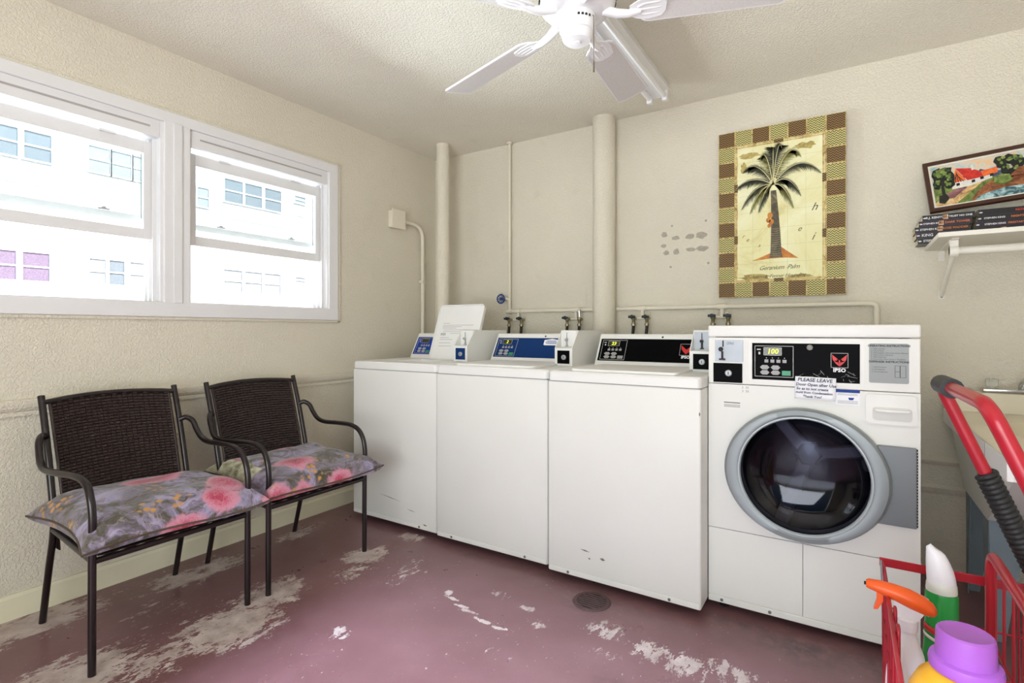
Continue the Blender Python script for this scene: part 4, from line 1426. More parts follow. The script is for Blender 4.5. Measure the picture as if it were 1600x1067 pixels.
M_canvas = pbr('dark_canvas_side', (60, 46, 24), 0.7)
M_wd = weave_mat('brown_woven_print', (48, 30, 12), (152, 118, 62), 1)
M_wl = weave_mat('straw_woven_print', (84, 72, 26), (222, 216, 146), 1)
M_bam = pic_mat('bamboo_print', [(0.3, (120, 88, 40)), (0.5, (196, 172, 110)), (0.7, (222, 204, 146))], 40)
M_parch = pic_mat('antique_parchment_print', [(0.25, (196, 178, 108)), (0.42, (226, 220, 166)), (0.6, (236, 234, 196)), (0.8, (214, 216, 190))], 3.2)
M_frond = pic_mat('dark_frond_print', [(0.3, (24, 26, 18)), (0.55, (48, 50, 28)), (0.75, (104, 104, 48))], 26)
M_frond2 = pic_mat('olive_frond_print', [(0.3, (62, 60, 26)), (0.6, (122, 118, 52)), (0.8, (170, 164, 84))], 26)
M_trunk = pic_mat('trunk_print', [(0.3, (40, 36, 28)), (0.6, (104, 94, 72)), (0.8, (168, 156, 122))], 30)
M_sepia = pbr('sepia_print', (92, 80, 50), 0.7)
M_rust = pic_mat('rust_print', [(0.3, (160, 72, 26)), (0.6, (206, 136, 56)), (0.8, (226, 196, 110))], 18)
M_ringp = pbr('grey_ring_print', (132, 122, 96), 0.7)
M_midrib = pbr('pale_midrib_print', (214, 206, 158), 0.7)

PX0, PX1, PZ0, PZ1 = -.605, -.006, 1.279, 2.186
PYF = 3.090
pic = thing('palm_picture', 'canvas print of a palm tree with woven checker border', 'picture', ((PX0 + PX1) / 2, YB - .015, PZ0))
B().box(PX0, PX1, PYF, YB - .001, PZ0, PZ1, .002).build('canvas', M_canvas, pic)
def PF(a, b_, h=0.0):
    return (PX0 + a, PYF - h, PZ0 + b_)
PW, PH = PX1 - PX0, PZ1 - PZ0
bw = .0785
# 7 x 11 checker of woven squares around the edge
cw, chh = PW / 7.0, PH / 11.0
for i in range(7):
    for j in range(11):
        if i in (0, 6) or j in (0, 10):
            dark = ((i + j) % 2 == 0)
            a0, b0 = i * cw + .003, j * chh + .003
            a1, b1 = (i + 1) * cw - .003, (j + 1) * chh - .003
            B().prism([(a0, b0), (a1, b0), (a1, b1), (a0, b1)], lambda a, b_, c: PF(a, b_, .0004 + c), .0008).build('border_tile', M_wd if dark else M_wl, pic)
B().prism([(0, 0), (PW, 0), (PW, PH), (0, PH)], lambda a, b_, c: PF(a, b_, .0001 + c), .0003).build('border_ground', M_bam, pic)
ia0, ia1, ib0, ib1 = cw + .006, PW - cw - .006, chh + .006, PH - chh - .006
B().prism([(ia0, ib0), (ia1, ib0), (ia1, ib1), (ia0, ib1)], lambda a, b_, c: PF(a, b_, .0005 + c), .0006).build('parchment', M_parch, pic)
# bamboo rods with bindings round the parchment
for (p, q) in (((ia0, ib0), (ia1, ib0)), ((ia0, ib1), (ia1, ib1)), ((ia0, ib0), (ia0, ib1)), ((ia1, ib0), (ia1, ib1))):
    hor = p[1] == q[1]
    for off in (-.006, .003):
        if hor:
            pts = [(p[0], p[1] + off - .003), (q[0], p[1] + off - .003), (q[0], p[1] + off + .003), (p[0], p[1] + off + .003)]
        else:
            pts = [(p[0] + off - .003, p[1]), (p[0] + off + .003, p[1]), (p[0] + off + .003, q[1]), (p[0] + off - .003, q[1])]
        B().prism(pts, lambda a, b_, c: PF(a, b_, .0010 + c), .0010).build('bamboo_rod', M_bam, pic)
    L = (q[0] - p[0]) if hor else (q[1] - p[1])
    for k in range(3 if hor else 5):
        s0 = L * (k + .6) / (3.2 if hor else 5.2)
        if hor:
            pts = [(p[0] + s0 - .022, p[1] - .010), (p[0] + s0 + .022, p[1] - .010), (p[0] + s0 + .022, p[1] + .008), (p[0] + s0 - .022, p[1] + .008)]
        else:
            pts = [(p[0] - .010, p[1] + s0 - .022), (p[0] + .008, p[1] + s0 - .022), (p[0] + .008, p[1] + s0 + .022), (p[0] - .010, p[1] + s0 + .022)]
        B().prism(pts, lambda a, b_, c: PF(a, b_, .0012 + c), .0014).build('bamboo_binding', M_wd if k % 2 else M_bam, pic)
# faint ruled squares
b_ = B()
for k in range(1, 5):
    a = ia0 + (ia1 - ia0) * k / 5
    b_.flat([(a - .0005, ib0), (a + .0005, ib0), (a + .0005, ib1), (a - .0005, ib1)], lambda p, q: PF(p, q, .00125))
for k in range(1, 8):
    b = ib0 + (ib1 - ib0) * k / 8
    b_.flat([(ia0, b - .0005), (ia1, b - .0005), (ia1, b + .0005), (ia0, b + .0005)], lambda p, q: PF(p, q, .00125))
M_rule = pbr('faint_rule_print', (190, 190, 156), 0.7)
b_.build('ruled_lines', M_rule, pic, recalc=False)
# trunk, rings, sand and fruit
mx_ = PW * .485
def TF(h):
    return lambda p, q: PF(p, q, h)
b_ = B()
tb, tt_ = .205, .560
LW = []
for k in range(13):
    v = k / 12
    wdt = .027 - .014 * v + (.004 if k < 1 else 0)
    LW.append((mx_ - .004 - .012 * v ** 2, tb + (tt_ - tb) * v, wdt))
b_.grid([[PF(x - w_, y, .0016), PF(x + w_, y, .0016)] for x, y, w_ in LW])
b_.build('palm_trunk', M_trunk, pic, recalc=False)
b_ = B()
for k in range(13):
    v = k / 30
    x, y, w_ = mx_ - .004, tb + .01 + (tt_ - tb) * v, ( .027 - .012 * v)
    b_.flat([(x - w_, y), (x, y - .004), (x + w_, y), (x + w_, y + .003), (x, y - .001), (x - w_, y + .003)], TF(.0018))
b_.build('trunk_rings', M_ringp, pic, recalc=False)
b_ = B()
b_.flat([(mx_ - .12, tb - .012), (mx_ - .03, tb - .004), (mx_ + .04, tb - .004), (mx_ + .10, tb - .010), (mx_ + .05, tb + .030), (mx_ + .02, tb + .055), (mx_ - .03, tb + .025)], TF(.00135))
b_.build('sand_mound', M_rust, pic, recalc=False)
b_ = B()
for (dx, dy, r) in ((-.032, .43, .016), (-.040, .405, .014), (-.026, .395, .015), (-.036, .375, .011)):
    b_.flat([(mx_ + dx + r * cos(2 * pi * k / 10) * .8, dy + r * sin(2 * pi * k / 10)) for k in range(10)], TF(.0017))
b_.build('fruit_cluster', M_rust, pic, recalc=False)
# fronds: a curved midrib with leaflets along it
crown = (mx_ - .018, .590)
fr_ = [(-.195, .055, -.012), (-.152, .112, .080), (-.062, .150, .140), (0.002, .175, .160), (.045, .185, .172), (.135, .165, .118), (.228, .112, .018),
       (.135, .045, -.085), (.100, .010, -.145), (-.160, .020, -.125), (-.072, .005, -.150), (-.115, .005, -.150)]
# each entry: end x, height of the arch, end y (relative to the crown)
rf = random.Random(11)
for n_, (ex, arch, ey) in enumerate(fr_):
    p0 = Vector((0, 0))
    p2 = Vector((ex, ey))
    p1 = Vector((ex * .55, arch * 1.55))
    b_ = B()
    mid = []
    N_ = 40
    for k in range(N_ + 1):
        s = k / N_
        q = p0 * (1 - s) ** 2 + p1 * 2 * s * (1 - s) + p2 * s * s
        tg = ((p1 - p0) * 2 * (1 - s) + (p2 - p1) * 2 * s)
        if tg.length < 1e-6:
            tg = Vector((0, 1))
        tg.normalize()
        mid.append((q, tg))
        if k < 3:
            continue
        ln = .050 * sin(pi * min(1, s * .9 + .12)) ** .7 * rf.uniform(.8, 1.15)
        for sd in (-1, 1):
            nr_ = Vector((-tg.y, tg.x)) * sd
            up_ = nr_.y > 0.2
            dr_ = (nr_ * (.65 if up_ else .9) + tg * .75 + Vector((0, -.45))).normalized()
            e = q + dr_ * ln * (.55 if up_ else 1.0)
            wv_ = tg * .0042
            pts = [q - wv_, q + wv_, e]
            if (pts[1] - pts[0]).cross(pts[2] - pts[0]) < 0:
                pts = [pts[1], pts[0], pts[2]]
            b_.flat([(crown[0] + v.x, crown[1] + v.y) for v in pts], TF(.0020 + .00004 * n_))
    b_.build('palm_frond', M_frond if n_ % 3 != 2 else M_frond2, pic, recalc=False)
    b_ = B()
    rowA = []
    for k, (q, tg) in enumerate(mid):
        nn = Vector((-tg.y, tg.x)) * (.0022 * (1 - k / (N_ + 4)))
        rowA.append([PF(crown[0] + q.x - nn.x, crown[1] + q.y - nn.y, .0030), PF(crown[0] + q.x + nn.x, crown[1] + q.y + nn.y, .0030)])
    b_.grid(rowA)
    b_.build('frond_midrib', M_midrib, pic, recalc=False)
MPc = frame3(PF(0, 0, .0016), (1, 0, 0), (0, 0, 1))
lettering('caption_script', [('Geranium  Palm', PW * .50, .152, .032, 'CENTER'), ('Anton L. Fenner Hounding', PW * .49, .108, .026, 'CENTER')], M_sepia, pic, MPc, shear=.45, space=.92)
lettering('loose_letters', [('h', .447, .450, .055), ('i', .448, .300, .055), ('e', .385, .345, .04), ('r', .12, .33, .03), ('e', .14, .31, .03), ('a', .20, .275, .025)], M_sepia, pic, MPc, shear=.45)
# mottled staining along the parchment edges
M_mot = pic_mat('ochre_stain_print', [(0.35, (196, 178, 108)), (0.6, (150, 130, 66)), (0.8, (120, 104, 52))], 30)
rs = random.Random(3)
for (a, b, ra, rb) in ((.16, .765, .06, .018), (.42, .77, .06, .02), (.19, .105, .09, .022), (.40, .10, .07, .016), (.13, .70, .02, .03)):
    k = 22
    b_ = B()
    b_.flat([(a + ra * rs.uniform(.5, 1.1) * cos(2 * pi * i / k), b + rb * rs.uniform(.5, 1.1) * sin(2 * pi * i / k)) for i in range(k)], TF(.0012))
    b_.build('stain', M_mot, pic, recalc=False)

# ------------------------------------------------------------------ shelf, books and leaning framed needlework
M_shelf = pbr('white_shelf_paint', (226, 222, 212), 0.5, var=0.03, vscale=8)
SX0, SX1, SY0, SZ0, SZ1 = .305, 1.30, 2.68, 1.470, 1.489
sh = thing('wall_shelf', 'white wall shelf with round rod and slanted brackets', 'shelf', (.8, YB, 1.25))
B().box(SX0, SX1, SY0, YB - .001, SZ0, SZ1, .002).build('board', M_shelf, sh)
B().tube([(.352, 2.79, 1.424), (1.28, 2.79, 1.424)], .0165, 16).build('rod', M_shelf, sh, smooth=50)
for x in (.366, 1.18):
    k = B()
    k.box(x - .011, x + .011, YB - .004, YB - .0005, 1.245, 1.285)
    k.box(x - .011, x + .011, YB - .004, YB - .0005, SZ0 - .05, SZ0)
    k.box(x - .011, x + .011, 2.74, YB - .004, SZ0 - .004, SZ0)
    k.tube([(x, YB - .006, 1.262), (x, 2.80, 1.410)], .009, 8)
    k.lathe([(.024, -.014), (.024, .014)], (x, 2.79, 1.424), 'X', 18)
    k.box(x - .014, x + .014, 2.775, 2.805, 1.438, SZ0)
    br = k.build('bracket', M_shelf, sh, smooth=35)
    B().lathe([(.005, 0), (.005, -.002)], (x, YB - .004, 1.254), 'Y', 8).build('bracket_screw', M_screw, br)
# paperbacks lying flat, spines outwards
M_bk = pbr('black_book_cover', (22, 18, 22), 0.35, spec=0.4)
M_bk2 = pbr('dark_plum_book_cover', (38, 24, 40), 0.35, spec=0.4)
M_page = pbr('aged_pages', (218, 206, 176), 0.9, bump=(200, 0.3))
M_sw = pbr('white_spine_print', (214, 214, 220), 0.6)
M_so = pbr('orange_spine_print', (196, 110, 60), 0.6)
M_sr = pbr('red_spine_print', (200, 52, 44), 0.6)
M_cover_art = pic_mat('spine_picture_print', [(0.3, (90, 40, 30)), (0.5, (190, 140, 100)), (0.7, (230, 220, 205))], 60)
def book(x0, L, z0, th, yf, W, cov, texts, art, label, grp):
    root = thing('paperback_book', label, 'book', (x0 + L / 2, yf + W / 2, z0), group=grp)
    B().box(x0 + .001, x0 + L - .001, yf + .004, yf + W - .003, z0 + .0012, z0 + th - .0012).build('pages', M_page, root)
    c = B()
    c.box(x0, x0 + L, yf, yf + W, z0, z0 + .0009)
    c.box(x0, x0 + L, yf, yf + W, z0 + th - .0009, z0 + th)
    c.box(x0, x0 + L, yf, yf + .0030, z0 + .0009, z0 + th - .0009)
    c.build('cover', cov, root)
    Ms = frame3((x0, yf - .0004, z0 + th / 2), (1, 0, 0), (0, 0, 1))
    b_ = B()
    b_.flat([(.008 + .006 * cos(2 * pi * k / 10), .003 * sin(2 * pi * k / 10)) for k in range(10)], lambda a, q: Ms @ Vector((a, q, 0)))
    b_.build('spine_mark', M_sw, root, recalc=False)
    for (s, ax, m, size) in texts:
        lettering('spine_lettering', [(s, ax, 0, size)], m, root, Ms, bold=.0003)
    if art is not None:
        b_ = B()
        b_.flat([(art, -th * .4), (art + .018, -th * .4), (art + .018, th * .4), (art, th * .4)], lambda a, q: Ms @ Vector((a, q, 0)))
        b_.build('spine_art', M_cover_art, root, recalc=False)
    return root
LS = [(.268, .186, M_bk, [('STEPHEN KING', .020, M_sw, .013)], None, 'bottom paperback of the left stack on the shelf'),
      (.262, .188, M_bk2, [('KING', .020, M_sw, .017)], None, 'second paperback from the bottom of the left shelf stack'),
      (.258, .190, M_bk, [('STEPHEN KING', .018, M_sw, .012), ('ROSE MADDER', .098, M_so, .013)], .080, 'middle paperback of the left shelf stack, with orange title'),
      (.272, .184, M_bk2, [('STEPHEN KING', .016, M_sw, .010), ('DARK TOWER', .092, M_so, .013)], .070, 'fourth paperback up in the left shelf stack, with spine picture'),
      (.285, .180, M_bk, [('R.J. KENYON', .012, M_sw, .013), ('TRUST NO ONE', .092, M_sw, .011)], .072, 'topmost paperback of the left shelf stack, black spine')]
z = SZ1
for (x, L, cov, tx, art, lab) in LS:
    book(x, L, z, .0252, 2.998, .108, cov, tx, art, lab, 'paperbacks in the left stack on the shelf')
    z += .0254
RS = [(.466, .190, M_bk2, [('KING', .024, M_sw, .015)], .075, 'bottom paperback of the right stack on the shelf'),
      (.462, .194, M_bk, [('STEPHEN KING', .020, M_sw, .010), ('Desperation', .112, M_sw, .013)], .086, 'second paperback from the bottom of the right shelf stack'),
      (.466, .192, M_bk2, [('STEPHEN KING', .030, M_sw, .010), ('FIRESTARTER', .105, M_so, .011)], None, 'middle paperback of the right shelf stack, orange title'),
      (.472, .188, M_bk, [('STEPHEN KING', .022, M_sw, .010), ('NIGHTMARES', .108, M_so, .012)], None, 'fourth paperback up in the right shelf stack'),
      (.476, .186, M_bk, [('NOVEL', .118, M_sr, .013)], None, 'topmost paperback of the right shelf stack, red lettering')]
z = SZ1
for (x, L, cov, tx, art, lab) in RS:
    book(x, L, z, .0258, 2.996, .108, cov, tx, art, lab, 'paperbacks in the right stack on the shelf')
    z += .0260
# framed landscape leaning on the wall, its left end lower
M_frame = pbr('dark_walnut_frame', (66, 38, 28), 0.4, var=0.2, vscale=40)
M_lin = pbr('cream_frame_liner', (232, 226, 212), 0.6)
FW, FH = .46, .255
ax = Vector((1, 0, .085)).normalized()
lean = Vector((-.085, .34, 1)).normalized()
lean = (lean - ax * lean.dot(ax)).normalized()
MF = frame3((.312, 3.005, 1.6215), ax, lean)       # z of MF towards the viewer
lp = thing('framed_landscape', 'framed needlework landscape with red roofed cottage, leaning above the books', 'picture', (.312 + FW / 2, 3.01, 1.62))
def LF(a, b_, c=0.0):
    return MF @ Vector((a, b_, c))
fw = .017
for poly in ([(0, 0), (FW, 0), (FW - fw, fw), (fw, fw)], [(0, FH), (fw, FH - fw), (FW - fw, FH - fw), (FW, FH)], [(0, 0), (fw, fw), (fw, FH - fw), (0, FH)], [(FW, 0), (FW, FH), (FW - fw, FH - fw), (FW - fw, fw)]):
    B().prism(poly, LF, .018).build('frame_member', M_frame, lp)
i0, j0, i1, j1 = fw, fw, FW - fw, FH - fw
g = .008
for poly in ([(i0, j0), (i1, j0), (i1 - g, j0 + g), (i0 + g, j0 + g)], [(i0, j1), (i0 + g, j1 - g), (i1 - g, j1 - g), (i1, j1)], [(i0, j0), (i0 + g, j0 + g), (i0 + g, j1 - g), (i0, j1)], [(i1, j0), (i1, j1), (i1 - g, j1 - g), (i1 - g, j0 + g)]):
    B().prism(poly, LF, .012).build('frame_liner', M_lin, lp)
i0, j0, i1, j1 = i0 + g, j0 + g, i1 - g, j1 - g
def yarn(name, stops, scale=50):
    m = pic_mat(name, stops, scale)
    return m
Y_sky = yarn('sky_yarn', [(0.35, (150, 190, 200)), (0.5, (214, 206, 190)), (0.62, (232, 190, 140))], 14)
Y_dk = yarn('dark_yarn', [(0.4, (16, 20, 18)), (0.7, (32, 40, 26))])
Y_lf = yarn('leaf_yarn', [(0.3, (60, 84, 40)), (0.55, (126, 144, 70)), (0.75, (196, 198, 130))], 34)
Y_lf2 = yarn('dark_leaf_yarn', [(0.4, (40, 66, 40)), (0.7, (84, 112, 60))], 34)
Y_rd = yarn('red_roof_yarn', [(0.4, (190, 36, 32)), (0.7, (224, 66, 44))])
Y_or = yarn('orange_roof_yarn', [(0.4, (226, 92, 40)), (0.7, (240, 132, 60))])
Y_wh = yarn('cottage_wall_yarn', [(0.4, (214, 214, 210)), (0.7, (240, 234, 214))])
Y_tan = yarn('road_yarn', [(0.35, (150, 110, 70)), (0.5, (226, 190, 130)), (0.7, (240, 226, 186))], 22)
Y_pl = yarn('mauve_field_yarn', [(0.4, (112, 72, 78)), (0.7, (168, 120, 122))], 26)
Y_br = yarn('brown_bank_yarn', [(0.4, (110, 60, 38)), (0.7, (188, 124, 76))], 26)
Y_wt = yarn('water_yarn', [(0.4, (50, 84, 92)), (0.55, (150, 186, 190)), (0.7, (226, 234, 230))], 30)
Y_bl = yarn('blue_hill_yarn', [(0.4, (62, 72, 98)), (0.7, (96, 108, 130))])
IW, IH = i1 - i0, j1 - j0
lay = [0]
def patch(name, pts, m):
    lay[0] += 1
    h = .0035 + .00012 * lay[0]
    poly = [(i0 + IW * (a if a > .985 else a * .80), j0 + IH * b_) for a, b_ in pts]
    B().prism(poly, lambda a, b_, c: LF(a, b_, .003 + c), h - .003).build(name, m, lp)
patch('sky_field', [(0, 0), (1, 0), (1, 1), (0, 1)], Y_sky)
patch('hill', [(.10, .45), (.95, .45), (.9, .6), (.62, .66), (.52, .76), (.46, .66), (.40, .76), (.30, .62), (.16, .7)], Y_bl)
patch('field', [(0, 0), (1, 0), (1, .52), (.6, .52), (.3, .48), (0, .5)], Y_lf)
patch('road', [(0, 0), (.20, 0), (.50, .42), (.58, .50), (.36, .46), (.14, .30), (0, .10)], Y_tan)
patch('field', [(.10, .18), (.20, .16), (.36, .38), (.30, .42), (.12, .28)], Y_pl)
patch('bank', [(.36, 0), (.44, .22), (.56, .40), (.68, .48), (1, .50), (1, .1)], Y_br)
patch('river', [(.40, 0), (1, 0), (1, .20), (.72, .22), (.54, .16), (.44, .10)], Y_wt)
patch('cottage_wall', [(.20, .38), (.40, .40), (.62, .50), (.62, .62), (.40, .62), (.20, .55)], Y_wh)
patch('cottage_gable', [(.20, .52), (.36, .55), (.27, .86)], Y_or)
for q in range(5):
    a = .215 + .028 * q
    patch('timber', [(a, .53), (a + .008, .53), (.262 + .006 * q, .78 - abs(q - 2) * .05), (.254 + .006 * q, .78 - abs(q - 2) * .05)], Y_dk)
patch('cottage_roof', [(.27, .88), (.37, .54), (.55, .56), (.50, .72), (.42, .82)], Y_rd)
patch('barn_roof', [(.53, .56), (.68, .60), (.69, .74), (.52, .70)], Y_or)
for (a, b_) in ((.41, .46), (.50, .50), (.60, .53), (.25, .44)):
    patch('cottage_window', [(a, b_), (a + .035, b_ + .01), (a + .035, b_ + .07), (a, b_ + .06)], Y_dk)
patch('chimney', [(.43, .76), (.455, .77), (.455, .90), (.43, .89)], Y_wh)
def tree(cx_, base, trunk_w, blobs):
    patch('tree_trunk', [(cx_ - trunk_w, base), (cx_ + trunk_w, base), (cx_ + trunk_w * .6, .62), (cx_ - trunk_w * .6, .62)], Y_dk)
    rt = random.Random(int(cx_ * 100))
    for (dx, y, rx, ry) in blobs:
        k = 11
        patch('tree_crown', [(min(.995, max(.005, cx_ + dx + rx * rt.uniform(.7, 1.1) * cos(2 * pi * q / k))), min(.99, y + ry * rt.uniform(.7, 1.1) * sin(2 * pi * q / k))) for q in range(k)], Y_dk)
    for (dx, y, rx, ry) in blobs:
        for q in range(6):
            ox, oy = rt.uniform(-.5, .5) * rx, rt.uniform(-.3, .6) * ry
            k = 8
            patch('leaf_cluster', [(min(.995, max(.005, cx_ + dx + ox + rx * .28 * rt.uniform(.6, 1.2) * cos(2 * pi * s / k))), min(.99, y + oy + ry * .26 * rt.uniform(.6, 1.2) * sin(2 * pi * s / k))) for s in range(k)], Y_lf if q % 3 else Y_lf2)
tree(.105, .14, .020, [(-.035, .82, .07, .16), (.055, .84, .08, .15), (-.055, .55, .05, .14), (.07, .56, .07, .16), (.0, .68, .10, .22), (.09, .70, .06, .14)])
tree(.80, .42, .016, [(-.07, .82, .07, .15), (.02, .86, .08, .13), (.09, .78, .07, .18), (-.04, .62, .05, .12), (.07, .58, .07, .12)])
patch('bush', [(.62, .34), (.72, .28), (.80, .34), (.78, .48), (.70, .52), (.63, .46)], Y_lf)
patch('bush', [(.04, .10), (.10, .06), (.15, .16), (.12, .27), (.05, .24)], Y_dk)
patch('bank', [(.78, .44), (.99, .38), (.99, .66), (.88, .60)], Y_br)

# ------------------------------------------------------------------ floor drain
M_iron = pbr('dark_cast_iron', (92, 70, 70), 0.6, metal=0.4, var=0.2, vscale=60, bump=(90, 0.3))
dr_ = thing('floor_drain', 'round rusty floor drain grate set in the maroon floor', 'drain', (-.875, 1.975, 0))
B().lathe([(.060, .0005), (.060, .004), (.074, .004), (.078, .0005)], (-.875, 1.975, 0), 'Z', 36, caps=False).build('drain_rim', M_iron, dr_, smooth=40)
B().lathe([(.0005, .0006), (.060, .0006)], (-.875, 1.975, 0), 'Z', 36, caps=False).build('drain_well', M_dark, dr_)
for k in range(7):
    y = -.045 + .015 * k
    hw = math.sqrt(.059 ** 2 - y ** 2)
    B().box(-.875 - hw, -.875 + hw, 1.975 + y - .004, 1.975 + y + .004, .0008, .0038, .001).build('drain_bar', M_iron, dr_)

# ------------------------------------------------------------------ utility sink
M_tub = pbr('pale_grey_tub', (226, 228, 222), 0.45, spec=0.4)
M_deck = pbr('cream_sink_deck', (222, 214, 192), 0.4, var=0.04, vscale=6)
M_apron = pbr('white_apron', (246, 245, 246), 0.4)
M_leg = pbr('blue_grey_steel_leg', (122, 138, 146), 0.5, var=0.05, vscale=10)
sk = thing('utility_sink', 'white utility sink on blue grey legs by the right wall edge', 'sink', (.7, 2.5, 0))
KX0, KX1, KY0, KY1, KZ = .365, 1.02, 1.93, 3.06, .750
# basin: sloped front hull
top = [(KX0 + .02, KY0 + .02, .69), (KX1 - .02, KY0 + .02, .69), (KX1 - .02, KY1 - .05, .69), (KX0 + .02, KY1 - .05, .69)]
bot = [(.420, 2.49, .425), (.96, 2.49, .425), (.96, 2.93, .425), (.420, 2.93, .425)]
hb = B()
hb.grid([bot, top], closed_u=True)
hb.bm.faces.new([hb.bm.verts.new(p) for p in bot])
hb.build('basin', M_tub, sk)
# deck with the wash opening and the inside of the basin
dk = B()
dk.holed(KX0 + .001, KX1 - .001, KY0 + .001, KY1 - .11, (KX0 + KX1) / 2 + .02, 2.44, .24, .40, lambda a, b_: (a, b_, KZ), 48)
rings = []
for (q, z) in ((1.0, KZ), (.97, KZ - .02), (.88, KZ - .12), (.6, KZ - .15), (.02, KZ - .155)):
    rings.append([((KX0 + KX1) / 2 + .02 + .24 * q * cos(2 * pi * k / 48), 2.44 + .40 * q * sin(2 * pi * k / 48), z) for k in range(48)])
dk.grid(rings, closed_u=True)
dk.build('deck', M_deck, sk, smooth=40)
ap = B()
for (x0, x1, y0, y1) in ((KX0, KX0 + .016, KY0, KY1), (KX1 - .016, KX1, KY0, KY1), (KX0 + .016, KX1 - .016, KY0, KY0 + .016), (KX0 + .016, KX1 - .016, KY1 - .016, KY1)):
    ap.box(x0, x1, y0, y1, KZ - .062, KZ - .003, .002)
ap.build('apron', M_apron, sk)
B().box(KX0 - .0008, KX0 + .003, 2.20, 2.2025, KZ - .060, KZ - .004).build('apron_seam', M_greyink, sk)
B().box(KX0 + .002, KX1 - .002, KY1 - .11, KY1, KZ - .002, KZ + .085, .006).build('back_ledge', M_deck, sk)
def leg(x, y, sx, sy):
    """angled sheet-steel leg, wide under the basin and narrow at the floor"""
    l = B()
    l.prism([(0, .4245), (.105, .4245), (.045, 0), (.012, 0)], lambda a, b_, c: (x + sx * a, y + sy * c, b_), .003)
    l.prism([(0.003, .4245), (.105, .4245), (.045, 0), (.012, 0)], lambda a, b_, c: (x + sx * c, y + sy * a, b_), .003)
    return l.build('leg', M_leg, sk)
leg(.424, 2.494, 1, 1)
leg(.956, 2.494, -1, 1)
leg(.424, 2.926, 1, -1)
leg(.956, 2.926, -1, -1)
# faucet
fc = bpy.data.objects.new('faucet', None)
fc.parent = sk
col.objects.link(fc)
fc.location = Vector((.60, KY1 - .055, KZ + .085)) - sk.location
fzz = KZ + .0855
B().box(.485, .745, KY1 - .085, KY1 - .030, fzz, fzz + .018, .006, 3).build('faucet_base', M_chrome, fc, smooth=40)
B().tube(catmull([(.615, KY1 - .055, fzz + .012), (.615, KY1 - .075, fzz + .040), (.615, KY1 - .12, fzz + .058), (.615, KY1 - .18, fzz + .060), (.615, KY1 - .20, fzz + .050), (.615, KY1 - .202, fzz + .030)], 5), [.013] * 25 + [.010], 12).build('spout', M_chrome, fc, smooth=50)
M_acr = bpy.data.materials.new('clear_acrylic')
t = NT(M_acr)
t.link(t.ramp(t.noise(t.coord('Object'), 30.0), [(0, (.85, .87, .85)), (1, (.95, .96, .95))]), t.b.inputs['Base Color'])
t.b.inputs['Transmission Weight'].default_value = 0.85
t.b.inputs['Roughness'].default_value = 0.1
for x in (.520, .710):
    B().lathe([(.010, fzz + .018), (.012, fzz + .024), (.020, fzz + .026), (.023, fzz + .040), (.021, fzz + .056), (.012, fzz + .060), (.001, fzz + .060)], (x, KY1 - .058, 0), 'Z', 8).build('tap_knob', M_acr, fc)

# ------------------------------------------------------------------ red folding cart
M_redm = pbr('red_enamelled_steel', (176, 28, 44), 0.28, spec=0.5, var=0.06, vscale=10)
M_grip = pbr('black_grip_foam', (26, 26, 28), 0.5, var=0.1, vscale=40)
M_wire = pbr('red_coated_wire', (158, 26, 40), 0.35, var=0.06, vscale=10)
ct = thing('shopping_cart', 'red wire folding shopping cart with black handle grip', 'cart', (.35, 1.43, 0))
CY0, CY1 = 1.050, 1.668
HY0, HY1 = 1.180, 1.618
hx0, hz0 = .186, .974
# handle: two slanted stems joined by the grip bar on top
hp = fillet([(.455, HY1, .315), (hx0, HY1, hz0), (hx0 + .014, HY0, hz0), (.465, HY0, .315)], .045, 6)
B().tube(hp, .0135, 12).build('handle', M_redm, ct, smooth=50)
B().tube([(hx0 + .001, HY1 - .030, hz0), (hx0 + .004, HY1 - .15, hz0)], .0215, 16).build('handle_grip', M_grip, ct, smooth=50)
def stem(y):
    a, b_ = Vector((hx0, y, hz0)), Vector((.455, y, .315))
    return a, (b_ - a)
a, d = stem(HY1)
B().tube([a + d * .31, a + d * .72], .0165, 12).build('sleeve', M_grip, ct, smooth=50)
coil = []
for k in range(260):
    s = .31 + .41 * k / 259
    c = a + d * s
    dn_ = d.normalized()
    u = Vector((0, 1, 0))
    v = dn_.cross(u)
    th = 2 * pi * k / 10
    coil.append(c + (u * cos(th) + v * sin(th)) * .0185)
B().tube(coil, .0062, 6).build('coil_sleeve', M_grip, ct, smooth=60)
# tubular hoop dividing the small basket from the large one
hoop = fillet([(.278, CY1 - .055, .10), (.278, CY1 - .055, .588), (.278, CY0 + .02, .588), (.278, CY0 + .02, .10)], .040, 6)
B().tube(hoop, .0105, 12).build('frame_hoop', M_redm, ct, smooth=50)
# flat rim bars of the baskets
rz = .500
for y in (CY1, CY0):
    f = B()
    f.box(.070, .680, y - .0015, y + .0015, rz - .011, rz + .011, .001)
    for x in (.077, .170, .300, .672):
        f.lathe([(.0055, -.003), (.0055, .003)], (x, y, rz), 'Y', 10)
    f.build('rim_bar', M_redm, ct)
for x in (.077, .672):
    B().tube([(x, CY1, rz), (x, CY0, rz)], .0045, 8).build('rim_rod', M_redm, ct, smooth=50)
bz = .165
w0 = None
def wire(name, pts, r=.0028):
    return B().tube(pts, r, 6).build(name, M_wire, ct, smooth=60)
# uprights on the long sides, ends and hoop
for y in (CY1, CY0):
    for x in (.077, .170, .335, .395, .455, .515, .575, .672):
        wire('wire', [(x, y, rz - .008), (x + .004, y, bz)], .0040 if x in (.077, .170, .672) else .0028)
    for z in (bz, .275, .385):
        wire('wire', [(.077, y, z), (.672, y, z)])
for x in (.077, .672, .282):
    for k in range(1, 8):
        y = CY0 + (CY1 - CY0) * k / 8
        wire('wire', [(x, y, rz if x != .282 else .585), (x, y, bz)])
    for z in (bz, .275, .385):
        wire('wire', [(x, CY0, z), (x, CY1, z)])
